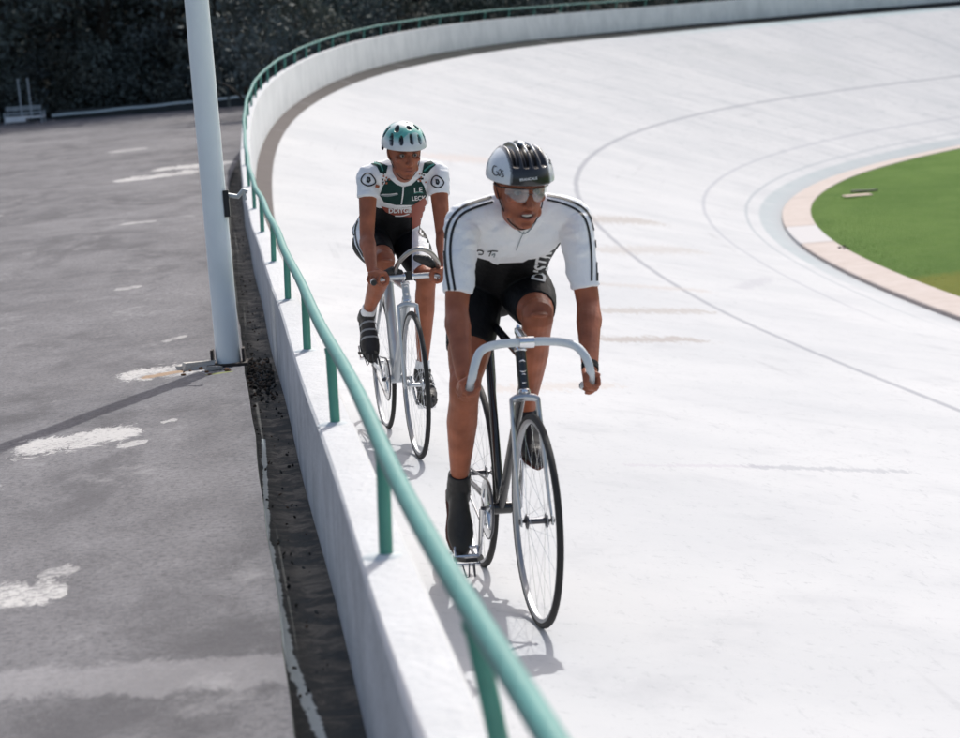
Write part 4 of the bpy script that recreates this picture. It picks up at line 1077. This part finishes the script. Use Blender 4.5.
    for i in range(13):
        th = .35 + 1.32 * i / 12
        row = []
        for j in range(33):
            ph = 2 * math.pi * j / 33; front = max(0, math.cos(ph)) ** .7
            t2 = min(th, 1.30 - .32 * front + .38 * max(0, -math.cos(ph)))
            row.append(P(-.008 + .1005 * math.sin(t2) * math.cos(ph), .0795 * math.sin(t2) * math.sin(ph), .032 + .0885 * math.cos(t2)))
        rows.append(row)
    mb.grid(rows, closed=True); mb.build('hair', M_hair, body)
    g['P'] = P; g['Rm'] = Rm; g['C'] = C
    g['Ar'], g['Al'], g['Lr'], g['Ll'], g['ts'], g['AR'], g['LR'] = Ar, Al, Lr, Ll, ts, AR, LR
    g['neckp'] = neck; g['hbp'] = hb_
    return r
def cut_limb(pts, radii, t_end, grow, n=18, mb=None, t_start=0.):
    """loft of the limb from its start up to path parameter t_end (0..1 of its nodes), open cuff as a flat end"""
    P = catmull(pts, 6); R = list(np.interp(np.linspace(0, len(pts) - 1, len(P)), range(len(pts)), radii))
    L = [0]
    for i in range(1, len(P)): L.append(L[-1] + (P[i] - P[i - 1]).length)
    kk = [i for i in range(len(P)) if L[i] <= t_end + 1e-6 and L[i] >= t_start]
    Q = [P[i] for i in kk]; RR = [R[i] + grow for i in kk]
    mb.tube(Q, RR, n)
def traps(mb, g, grow, k):
    n0 = g['neckp']
    for s, A in ((-1, g['Ar']), (1, g['Al'])):
        a = A[0]; q = n0 + V3((-.03, s * .035, .0))
        mb.tube([q, q.lerp(a, .45) + V3((-.01, 0, .004)), a + V3((-.012, 0, .004)), a.lerp(A[1], .3)], [.052 * k + grow, .052 * k + grow, .050 * k + grow, .046 * k + grow], 16, dome=True)
def jersey_pieces(g, grow, sleeve, hem, k=1.):
    mb = MB(); ts = g['ts'][4:]
    secs = [(V3(hem[0]), V3((0, hem[2] + grow, hem[3])), V3(hem[1]))]
    traps(mb, g, grow + .004, k)
    for c, u, w in ts: secs.append((c, u + u.normalized() * grow, w + w.normalized() * grow))
    mb.loft(secs, 26)
    for A in (g['Ar'], g['Al']):
        cut_limb(A, g['AR'], sleeve[0 if A is g['Ar'] else 1], grow + .001, 18, mb)
        mb.ell(A[0] + V3((-.01, 0, 0)), tuple([.052 * k + grow] * 3), 14, 10)
    n0, h0 = g['neckp'], g['hbp']
    mb.tube([n0 - (h0 - n0) * .45, n0 - (h0 - n0) * .1, n0.lerp(h0, .10)], [.085 * k + grow, .072 * k + grow, .060 * k + grow], 18)
    return mb
def shorts_pieces(g, grow, L1, L2):
    mb = MB(); ts = g['ts'][:6]
    mb.loft([(c, u + u.normalized() * (grow + (.006 if i_ < 2 else 0)), w + w.normalized() * (grow + (.008 if i_ < 2 else 0))) for i_, (c, u, w) in enumerate(ts)], 26)
    mb.ell(ts[0][0] + V3((-.006, 0, -.0)), (.075, ts[0][1].length + grow + .004, .085), 20, 12)
    for L, ll in ((g['Lr'], L1), (g['Ll'], L2)): cut_limb(L, g['LR'], ll, grow, 20, mb)
    return mb
def shoe(parent, A, shank_dir, fd, m_, collar, sole, laces=None):
    mb = MB(); heel, fu = foot_pieces(mb, V3(A), fd, 1., 0.)
    A = V3(A); sd = V3(shank_dir).normalized()
    mb.tube([A - sd * .05, A - sd * .0, A + sd * collar * .6, A + sd * collar], [.043, .042, .040, .039], 18)
    V, F = remeshed(mb, .0035, 4, wrinkle(.0018, 30, 2))
    o = link('shoe', tinted('shoe', V, F, np.ones((len(V), 3)) * np.array(m_), SHOE_MAT), parent)
    f = V3(fd).normalized(); lat = V3((0, 1, 0)); s = MB(); secs = []
    for t, w in ((0.0, .022), (.02, .034), (.06, .037), (.11, .037), (.165, .047), (.20, .048), (.24, .038), (.268, .020), (.276, .008)):
        secs.append((heel + f * t - fu * .001, lat * w, fu * .006))
    s.loft(secs, 16); s.build('sole', sole, o)
    if laces is not None:
        for t in (.10, .135, .168):
            s = MB(); hh = {.10: .100, .135: .083, .168: .069}[t]
            pts = [heel + f * t + lat * q * .044 + fu * (hh * math.sqrt(max(0, 1 - (q * .93) ** 2)) + .012 * abs(q)) for q in (-1, -.8, -.5, 0, .5, .8, 1)]
            s.tube(pts, .0055, 8, flat=.35, ref=f); s.build('strap', laces, o)
    return o
SHOE_MAT = attr_mat('shoe_upper', .5, var=.25, scale=40, bump=.3, bscale=70)

# ---- front rider
torso1 = []
def tor(cs, lat):
    out = []
    for c, w, d, nrm in cs: out.append((c, w, d, lat, V3(nrm).normalized()))
    return out
nr = V3((-.58, 0, .81))
torso1 = tor([((.17, .045, 1.00), .125, .085, (-.85, 0, .5)), ((.215, .050, 1.035), .160, .115, (-.80, 0, .6)), ((.285, .052, 1.095), .152, .110, nr), ((.37, .053, 1.155), .150, .105, nr), ((.45, .052, 1.205), .162, .108, nr),
              ((.515, .050, 1.245), .178, .108, nr), ((.565, .049, 1.275), .185, .092, nr), ((.60, .049, 1.295), .150, .070, nr), ((.625, .049, 1.31), .085, .05, nr)], V3((0, 1, 0)))
bc1 = V3((.895, 0, .905))
g1 = dict(head=(.765, .022, 1.392), head_rot=(math.radians(5), math.radians(12), math.radians(0)), hk=1.03, neck=(.625, .045, 1.305), torso=torso1, grin=True, vox=.0029, k=1., ak=1.03,
    legR=(V3((.26, -.035, 1.01)), V3((.53, -.136, .722)), V3((.30, -.125, .345)), V3((-.8, 0, -.3))),
    legL=(V3((.26, .140, 1.015)), V3((.625, .100, .958)), V3((.342, .112, .60)), V3((-.6, 0, -.7))),
    armR=(V3((.60, -.140, 1.275)), V3((.68, -.182, 1.00)), V3((.862, -.200, .805))),
    armL=(V3((.60, .238, 1.275)), V3((.665, .262, .995)), V3((.862, .215, .800))),
    hands=[(V3((.862, -.200, .805)), bc1 + V3((.028, -.1985, -.142)), (.95, .0, .45), (-.3, -.2, .8), 1, .0138),
           (V3((.862, .215, .800)), bc1 + V3((.028, .1985, -.142)), (.95, 0, .45), (-.3, .2, .8), -1, .0138)],
    fdR=(.55, -.04, -.83), fdL=(.9, 0, -.43), tone=.95)
p1 = rider(M1, 'front cyclist crouched over drop bars in a white jersey with double black shoulder stripes', g1)
V, F = remeshed(jersey_pieces(g1, .0065, (.245, .235), ((.31, .051, 1.115), (-.19, 0, -.0125), .142, .035)), .0042, 10, wrinkle(.016, 10, 1))
def trim(V, F, cuts):
    bm = bmesh.new(); vs = [bm.verts.new(tuple(v)) for v in V]
    for f in F: bm.faces.new([vs[i] for i in f])
    for co, no, box in cuts:
        def inside(c): return box[0] < c.x < box[1] and box[2] < c.y < box[3]
        fs = [f for f in bm.faces if inside(f.calc_center_median())]
        geom = list({v for f in fs for v in f.verts}) + list({e for f in fs for e in f.edges}) + fs
        bmesh.ops.bisect_plane(bm, geom=geom, plane_co=co, plane_no=no, dist=1e-6)
        n_ = V3(no)
        bmesh.ops.delete(bm, geom=[f for f in bm.faces if inside(f.calc_center_median()) and (f.calc_center_median() - V3(co)).dot(n_) < 0], context='FACES')
    bm.verts.index_update(); out = (np.array([v.co[:] for v in bm.verts]), [tuple(v.index for v in f.verts) for f in bm.faces]); bm.free(); return out
V, F = trim(V, F, [((.5, .07, 1.133), (0, -.68, 1), (.33, .565, .07, .225)), ((.5, -.01, 1.133), (0, .30, 1), (.33, .545, -.12, -.01)), ((.5, .03, 1.133), (0, 0, 1), (.33, .565, -.0101, .0701))])
J = Garment(V, F, M_white_fab, M1)
# paired black shoulder stripes down both sleeves
for off in (0, 1):
    dx = off * 5.6
    J.stroke([(492 + dx * .2, 197.5 + dx * .85), (476 + dx * .3, 202 + dx * .9), (462 + dx * .55, 208 + dx * .8), (452.5 + dx * .85, 217 + dx * .55), (447 + dx, 230 + dx * .3), (445 + dx, 248), (446 + dx, 266), (449.5 + dx, 290)], 2.5, M_print_b)
    J.stroke([(547, 195.5 + dx * .8), (560 - dx * .2, 198 + dx * .85), (573 - dx * .4, 202.5 + dx * .8), (585 - dx * .75, 210 + dx * .6), (592 - dx * .95, 222 + dx * .3), (595.5 - dx, 240), (597 - dx, 262), (597 - dx, 281)], 2.0, M_print_b)
J.stroke([(524, 231), (520, 240), (516, 250)], .8, M_print_g, n=4)
J.stroke([(508, 222), (517, 229), (524, 233.5), (531, 228), (536, 221)], 1.2, M_print_g)
# small flourish of lettering on the hem
J.stroke([(476.5, 251.5), (479, 250), (483, 251), (482.5, 254), (478.5, 254)], 1.1, M_print_b)
J.stroke([(488, 251.5), (492, 250.8), (498, 251)], 1.1, M_print_b); J.stroke([(491.5, 251), (489.5, 256)], 1.1, M_print_b); J.stroke([(492, 255), (495, 253.5), (494, 257)], 1.1, M_print_g)
J.build('jersey', p1)
V, F = remeshed(shorts_pieces(g1, .005, .25, .30), .0042, 5, wrinkle(.0016, 14, 4))
Sh = Garment(V, F, M_black_fab, M1)
Sh.text('DISTR', 541.8, 266.2, 19, math.radians(-78), M_print_w, bold=.03, sx=.64, lift=.004)
Sh.build('shorts', p1)
for A, sd, fd, c_ in ((g1['legR'][2], V3(g1['legR'][1]) - V3(g1['legR'][2]), g1['fdR'], .065), (g1['legL'][2], V3(g1['legL'][1]) - V3(g1['legL'][2]), g1['fdL'], .025)):
    shoe(p1, A, sd, fd, (.010, .010, .011), c_, mat('brown_sole', (.09, .03, .022), .6))
mb = MB(); w = g1['armL'][2]; d = (g1['armL'][2] - g1['armL'][1]).normalized(); q0 = w - d * .012
mb.tube([q0 - d * .014, q0 - d * .012, q0 + d * .012, q0 + d * .014], [.026, .0285, .0285, .026], 20); mb.build('wristband', M_black_fab, p1)

def helmet(parent, g, kind):
    P = g['P']; nU, nV = 180, 84; rows = []; cols = []; fills = []
    a, bq, c = (.136, .1035, .108) if kind == 1 else (.140, .105, .112)
    cx, cz = -.004, .036
    vents = []
    if kind == 1:   # long channels from brow to crown between ridges
        for k_, off in enumerate((-.047, -.016, .016, .047)): vents.append(('ch', off, .0085))
    def slot(ph, th, s):
        """black ventilation slots of the teal helmet: (azimuth, polar, half-width, half-length, slant)"""
        for (p0, t0, hw, hl, sl) in s:
            dp = (ph - p0 + math.pi) % (2 * math.pi) - math.pi; x = (dp - (th - t0) * sl) * math.sin(max(t0, .25)); y = th - t0
            q = (x / hw) ** 2 + (y / hl) ** 2
            hw *= 1.45
            if abs(y) < hl * 1.1: q = (abs(x) / hw) ** 2.2 + (abs(y) / hl) ** 3
            if q < 1.25: return q
        return 9
    SL = [(0.03, 1.10, .060, .235, 0.), (.50, 1.16, .055, .21, -.05), (-.50, 1.16, .060, .21, .05), (1.02, 1.20, .055, .23, -.15), (-1.02, 1.18, .070, .27, .25),
          (.10, .52, .075, .15, 0), (.95, .60, .075, .17, -.5), (-.95, .62, .080, .20, .5), (1.75, .95, .08, .3, 0), (-1.75, .95, .08, .3, 0), (2.5, .8, .08, .3, 0), (-2.5, .8, .08, .3, 0), (3.14, .9, .08, .3, 0), (.6, .16, .05, .08, 0)]
    V = []; Cc = []
    for i in range(nV + 1):
        th = .005 + 1.60 * i / nV
        for j in range(nU):
            ph = 2 * math.pi * j / nU
            # lower the shell at the temples and nape, brow line higher in front
            tt = th * (1.0 + .05 * (-math.cos(ph)) * (1 if math.cos(ph) < 0 else .6))
            x = a * math.sin(tt) * math.cos(ph); y = bq * math.sin(tt) * math.sin(ph); z = c * math.cos(tt)
            if x < 0: x *= 1.08
            dd = 0; col = None
            if kind == 1:
                side = abs(y) > .058 + .10 * max(0, .035 - z) * (1 if x > -.02 else .4) 
                if x > -.09 and not side:
                    for _, off, hw in vents:
                        yy = y - off * (.72 + .28 * min(1, max(0, (th)) / 1.2)); e = abs(yy) / hw
                        if e < 1.3 and .10 < th < 1.12: dd = -.017 * max(0, 1 - e ** 2.2 / 1.69) * min(1, (1.12 - th) / .12) * min(1, (th - .1) / .1)
                    col = (.012, .012, .014)
                    ridge = dd > -.003 and th < .52
                    if ridge and th > .0 and x > -.04: col = (.60, .62, .64)
                    if dd < -.004: col = (.006, .006, .007)
                else: col = (.66, .69, .71)
                if abs(abs(y) - (.060 + .10 * max(0, .035 - z))) < .0022 and z > .0: col = (.16, .17, .18)
                if x <= -.09: col = (.5, .5, .5)
            else:
                q = slot(ph, th, SL)
                w_ = min(1, max(0, (th - 1.02) / .30)); g_ = .5 + .5 * math.sin(ph * 3.1 + th * 4.0) * math.cos(th * 3 - ph)
                col = [(.10, .42, .36)[n_] * (1 - w_) + (.62, .66, .68)[n_] * w_ for n_ in range(3)]
                if th < .62: f_ = min(1, (.62 - th) / .25) ; col = [col[n_] * (1 - f_ * .85) + .70 * f_ * .85 for n_ in range(3)]
                if g_ > .72: col = [q_ * .5 + .33 for q_ in col]
                if g_ < .18 and th < 1.1: col = [q_ * .55 + (.02, .10, .09)[n_] for n_, q_ in enumerate(col)]
                if q < 1: dd = -.015 * min(1, (1 - q) * 4); col = (.006, .006, .007)
                elif q < 1.25: col = [q_ * .45 for q_ in col]
            n_ = V3((x / a ** 2, y / bq ** 2, z / c ** 2)).normalized()
            p_ = V3((cx + x, y, cz + z)) + n_ * dd; V.append(P(*p_)); Cc.append(col)
    Fc = []
    for i in range(nV):
        for j in range(nU): j2 = (j + 1) % nU; Fc.append((i * nU + j, i * nU + j2, (i + 1) * nU + j2, (i + 1) * nU + j))
    # turned-in rim
    base = nV * nU; o = len(V)
    for (sh, dz) in ((.97, -.004), (.86, .006), (.80, .03)):
        for j in range(nU):
            ph = 2 * math.pi * j / nU; th = 1.605; tt = th * (1.0 + .05 * (-math.cos(ph)) * (1 if math.cos(ph) < 0 else .6))
            x = a * math.sin(tt) * math.cos(ph) * sh; y = bq * math.sin(tt) * math.sin(ph) * sh; z = c * math.cos(tt) + dz
            if x < 0: x *= 1.08
            V.append(P(cx + x, y, cz + z)); Cc.append((.02, .02, .02) if sh < .9 else ((.45, .47, .48) if kind == 2 else (.02, .02, .02)))
    rings = [base, o, o + nU, o + 2 * nU]
    for a_, b_ in zip(rings, rings[1:]):
        for j in range(nU): j2 = (j + 1) % nU; Fc.append((a_ + j, a_ + j2, b_ + j2, b_ + j))
    me = tinted('helmet', V, Fc, np.array(Cc), M_helm); h = link('helmet', me, parent)
    G = Garment(V, Fc, M_helm, parent.matrix_world.copy() if False else (M1 if kind == 1 else M2))
    return h, G
M_helm = attr_mat('helmet_shell', .28, var=.05, scale=30, coat=.5)
def add_prints(parent_obj, G, name):
    """prints collected on a copy of the shell surface become a small child mesh"""
    o = len([m_ for m_ in G.mi if m_ == 0]); mb = MB(); used = {}
    for f, mi in zip(G.F, G.mi):
        if mi == 0: continue
        ids = []
        for i in f:
            if i not in used: used[i] = len(mb.v); mb.v.append(G.V[i])
            ids.append(used[i])
        mb.f.append(tuple(ids)); mb.mi.append(mi - 1)
    return mb.build(name, G.mats[1:], parent_obj)
bpy.context.view_layer.update()
h1, G1 = helmet(p1, g1, 1)
G1.stroke([(497, 167), (494.5, 166), (492.8, 169.5), (494, 174), (497, 175.5), (499, 173), (496.5, 171.5)], .9, M_print_b, n=5)
G1.stroke([(499, 171), (500.5, 169.5), (501.5, 172), (500, 176), (498.8, 174)], .8, M_print_b, n=5)
G1.stroke([(504, 171), (502, 171.5), (503, 174), (504, 176.5), (501.5, 177)], .8, M_print_b, n=5)
G1.text('BRANCALE', 528.5, 179.3, 3.5, math.radians(-6), M_print_w, bold=.02)
G1.stroke([(548, 160), (550, 161), (549, 163), (551, 164)], .8, M_print_b, n=4)
add_prints(h1, G1, 'lettering')
# chin strap and glasses
P = g1['P']
def strap_pts(P): return [P(-.005, -.0815, .02), P(.012, -.0745, -.02), P(.030, -.0630, -.060), P(.040, -.0470, -.093), P(.045, -.022, -.117), P(.047, 0, -.124), P(.045, .022, -.117), P(.040, .0470, -.093), P(.030, .0630, -.060), P(.012, .0745, -.02), P(-.005, .0815, .02)]
mb = MB(); mb.tube(catmull(strap_pts(P), 5), .0050, 8, flat=.35, ref=g1['Rm'] @ V3((1, 0, .3))); mb.build('chin_strap', M_black_fab, p1)
gl = empty('glasses'); gl.parent = p1; gl.location = P(.10, 0, 0)
def glp(x, y, z): return P(x, y, z) - gl.location
mb = MB(); rows = []
for s in (-1, 1):
    rows = []
    for k_ in range(15):
        t = k_ / 14; y = s * (.007 + t * .060); x = .110 - .050 * t ** 2.1
        hi = .020 - .003 * t; lo = -.004 - .019 * math.sin(math.pi * min(1, t * 1.15) ** .8) ** .7 if t < .93 else -.004
        rows.append([glp(x + .002 * math.sin(q * 3.14), y, hi + (lo - hi) * q) for q in (0, .25, .5, .75, 1)])
    mb = MB(); mb.grid(rows); ln = mb.build('lens', M_lens, gl)
mb = MB(); mb.tube([glp(.110 - .050 * abs(t) ** 2.1, t * .067, .020 - .003 * abs(t)) for t in np.linspace(-1, 1, 25)], .0016, 6)
for s in (-1, 1): mb.tube([glp(.060, s * .067, .017), glp(.045, s * .077, .014), glp(-.01, s * .084, .012)], .0022, 6)
mb.tube([glp(.109, -.008, .0), glp(.114, 0, .006), glp(.109, .008, .0)], .0016, 6)
mb.build('glasses_frame', M_blackpl, gl)

# ---- rear rider
nr2 = V3((-.66, 0, .75))
torso2 = tor([((.16, .005, .970), .120, .085, (-.85, 0, .5)), ((.205, .012, 1.01), .155, .110, (-.80, 0, .6)), ((.27, .030, 1.075), .146, .105, nr2), ((.335, .048, 1.135), .138, .100, nr2), ((.395, .053, 1.195), .145, .102, nr2),
              ((.455, .058, 1.247), .158, .100, nr2), ((.505, .060, 1.285), .165, .086, nr2), ((.535, .060, 1.305), .135, .066, nr2), ((.56, .060, 1.32), .078, .05, nr2)], V3((0, 1, 0)))
bc2 = V3((.865, .008, .835))
g2 = dict(head=(.675, .048, 1.402), head_rot=(math.radians(6), math.radians(12), 0), hk=.98, neck=(.56, .056, 1.312), torso=torso2, grin=False, vox=.0045, k=.93, ak=1.0,
    legR=(V3((.25, -.075, .960)), V3((.625, -.062, .895)), V3((.273, -.108, .615)), V3((-.6, 0, -.7))),
    legL=(V3((.25, .120, .955)), V3((.585, .138, .80)), V3((.413, .128, .338)), V3((-.9, 0, -.2))),
    armR=(V3((.535, -.108, 1.288)), V3((.62, -.140, 1.015)), V3((.80, -.150, .868))),
    armL=(V3((.535, .225, 1.288)), V3((.625, .222, 1.005)), V3((.81, .190, .868))),
    hands=[(V3((.80, -.150, .868)), bc2 + V3((.012, -.152, -.004)), (.75, .6, 0), (-.3, 0, .95), 1, .0135),
           (V3((.81, .190, .868)), bc2 + V3((.012, .152, -.004)), (.75, -.6, 0), (-.3, 0, .95), -1, .0135)],
    fdR=(.6, 0, -.8), fdL=(.93, 0, -.37), tone=1.0)
p2 = rider(M2, 'rear cyclist in a white and dark green patterned jersey and a teal helmet', g2)
V, F = remeshed(jersey_pieces(g2, .007, (.115, .115), ((.29, .05, 1.10), (-.165, 0, -.0125), .138, .0), .93), .005, 8, wrinkle(.015, 11, 6))
V, F = trim(V, F, [((.45, .05, 1.136), (0, 0, 1), (.28, .505, -.11, .215))])
J = Garment(V, F, M_white_fab, M2)
# dark green chest panel, shoulders, zip
J.poly([(389, 178), (396, 184), (403, 187), (411, 185), (419, 178), (424, 186), (427, 195), (423, 202), (411, 205), (396, 205), (384, 202), (379.5, 195), (383, 186)], M_green_fab, step=2)
for pts in ([(381, 163), (373, 161), (371, 164), (377, 167), (380, 173), (386, 174), (388, 166)], [(424, 163), (431, 161), (436, 165), (431, 169), (427, 174), (422, 173)]):
    J.poly(pts, M_green_fab, step=1.5)
J.stroke([(374, 163), (380, 165), (383, 171)], 1.6, M_teal_fab, lift=.003); J.stroke([(424, 171), (429, 167), (434, 164.5)], 1.6, M_teal_fab, lift=.003)
J.stroke([(403.4, 186), (402.6, 195), (401.6, 204)], 1.3, M_print_w, lift=.003)
J.stroke([(380, 194.5), (386, 195.5), (392, 195), (398, 193.5)], 1.6, M_print_g, lift=.003)
J.stroke([(382, 194), (390, 193.8), (397, 193)], .7, M_print_w, lift=.0035)
J.text('L.E', 418, 190, 7, math.radians(-4), M_print_w, lift=.003); J.text('LECK', 418.5, 198, 6, math.radians(-4), M_print_w, lift=.003)
J.stroke([(414, 193), (418, 192), (423, 192.5)], 1.0, M_teal_fab, lift=.0035)
# chequered flashes by the collar
random.seed(4)
for cx, cy in ((385, 176), (388, 181), (422, 175), (420, 180), (384.5, 181.5), (423.5, 180)):
    for _ in range(5):
        x, y = cx + random.uniform(-2.5, 2.5), cy + random.uniform(-2.5, 2.5)
        J.poly([(x - .9, y - .6), (x + .7, y - .9), (x + .9, y + .7), (x - .6, y + .9)], random.choice((M_print_w, M_print_b, M_orange, M_print_b)), step=3, lift=.003)
# lettered band and red flash on the belly
def belly(J):
    J.poly([(381, 206), (396, 208), (412, 208), (424, 204), (420, 212), (410, 217), (396, 216), (386, 212)], M_red_fab, step=2)
    J.stroke([(380, 204.5), (390, 207), (403, 207.8), (415, 206.5), (426, 202)], 1.5, M_print_w, lift=.003)
    J.text('DDIYGIN', 401.5, 210.4, 6.2, math.radians(-1), M_print_w, lift=.0035, bold=.04)
    J.stroke([(395, 215.5), (402, 215.5), (409, 213.5)], 1.1, M_print_w, lift=.0035)
belly(J)
def eye_mark(G, cx, cy, w, h, tilt=0.):
    def T(x, y): return (cx + x * math.cos(tilt) - y * math.sin(tilt), cy + x * math.sin(tilt) + y * math.cos(tilt))
    G.stroke([T(-w, 0), T(-w * .6, -h * .8), T(0, -h), T(w * .65, -h * .5), T(w, h * .25), T(w * .55, h * .8), T(-.1 * w, h * .95), T(-w * .75, h * .6)], 1.25, M_print_b, closed=True, n=5, lift=.003)
    G.poly([T(-w * .28, -h * .45), T(w * .2, -h * .45), T(w * .35, h * .1), T(w * .1, h * .5), T(-w * .3, h * .35)], M_print_b, step=2, lift=.003)
    G.stroke([T(-w * .1, -h * .2), T(w * .05, h * .1)], .8, M_print_g, lift=.0035, n=3)
eye_mark(J, 368.5, 180, 7, 6.3, .1); eye_mark(J, 437.5, 182, 6, 6, -.1)
J.poly([(375.5, 184.5), (379, 185.5), (378, 188.5), (374.5, 187.5)], M_orange, step=2, lift=.004)
J.build('jersey', p2)
V, F = remeshed(shorts_pieces(g2, .006, .30, .335), .005, 5, wrinkle(.0014, 14, 8))
Sh = Garment(V, F, M_black_fab, M2)
Sh.poly([(412, 205), (424, 198), (429, 206), (432, 222), (437, 245), (441, 275), (431, 276), (412, 272), (412, 240)], M_white_fab, step=2)
Sh.poly([(411, 206), (424, 197), (428, 204), (426, 219), (419, 225), (412, 229)], M_red_fab, step=2, lift=.004)
eye_mark(Sh, 425, 232, 6, 5.5, .1)
belly(Sh)
Sh.poly([(357, 219), (363, 216), (367, 226), (369, 244), (369, 266), (362, 257), (355, 244), (353, 230)], M_white_fab, step=1.5)
Sh.stroke([(358, 221), (355.5, 231), (358, 245), (364, 257)], 1.6, M_print_b, lift=.003)
Sh.build('shorts', p2)
for A, sd, fd in ((g2['legR'][2], V3(g2['legR'][1]) - V3(g2['legR'][2]), g2['fdR']), (g2['legL'][2], V3(g2['legL'][1]) - V3(g2['legL'][2]), g2['fdL'])):
    shoe(p2, A, sd, fd, (.022, .020, .020), .012, mat('black_sole', (.02, .02, .02), .5), mat('grey_strap', (.30, .31, .32), .6))
    s_d = V3(sd).normalized(); A_ = V3(A); mb = MB(); mb.tube([A_ + s_d * .0, A_ + s_d * .03, A_ + s_d * .052, A_ + s_d * .058], [.037, .0345, .034, .032], 18); mb.build('sock', M_white_fab, p2)
h2, G2 = helmet(p2, g2, 2)
P = g2['P']
mb = MB(); mb.tube(catmull(strap_pts(P), 5), .0048, 8, flat=.35, ref=g2['Rm'] @ V3((1, 0, .3))); mb.build('chin_strap', M_black_fab, p2)
mb = MB()
for s in (-1, 1): mb.ell(P(-.01, s * .104, .026), [tuple(g2['Rm'] @ V3(a)) for a in ((.012, 0, 0), (0, .006, 0), (0, 0, .012))], 12, 8)
mb.build('helmet_buckle', M_blackpl, h2)
bpy.context.view_layer.update()
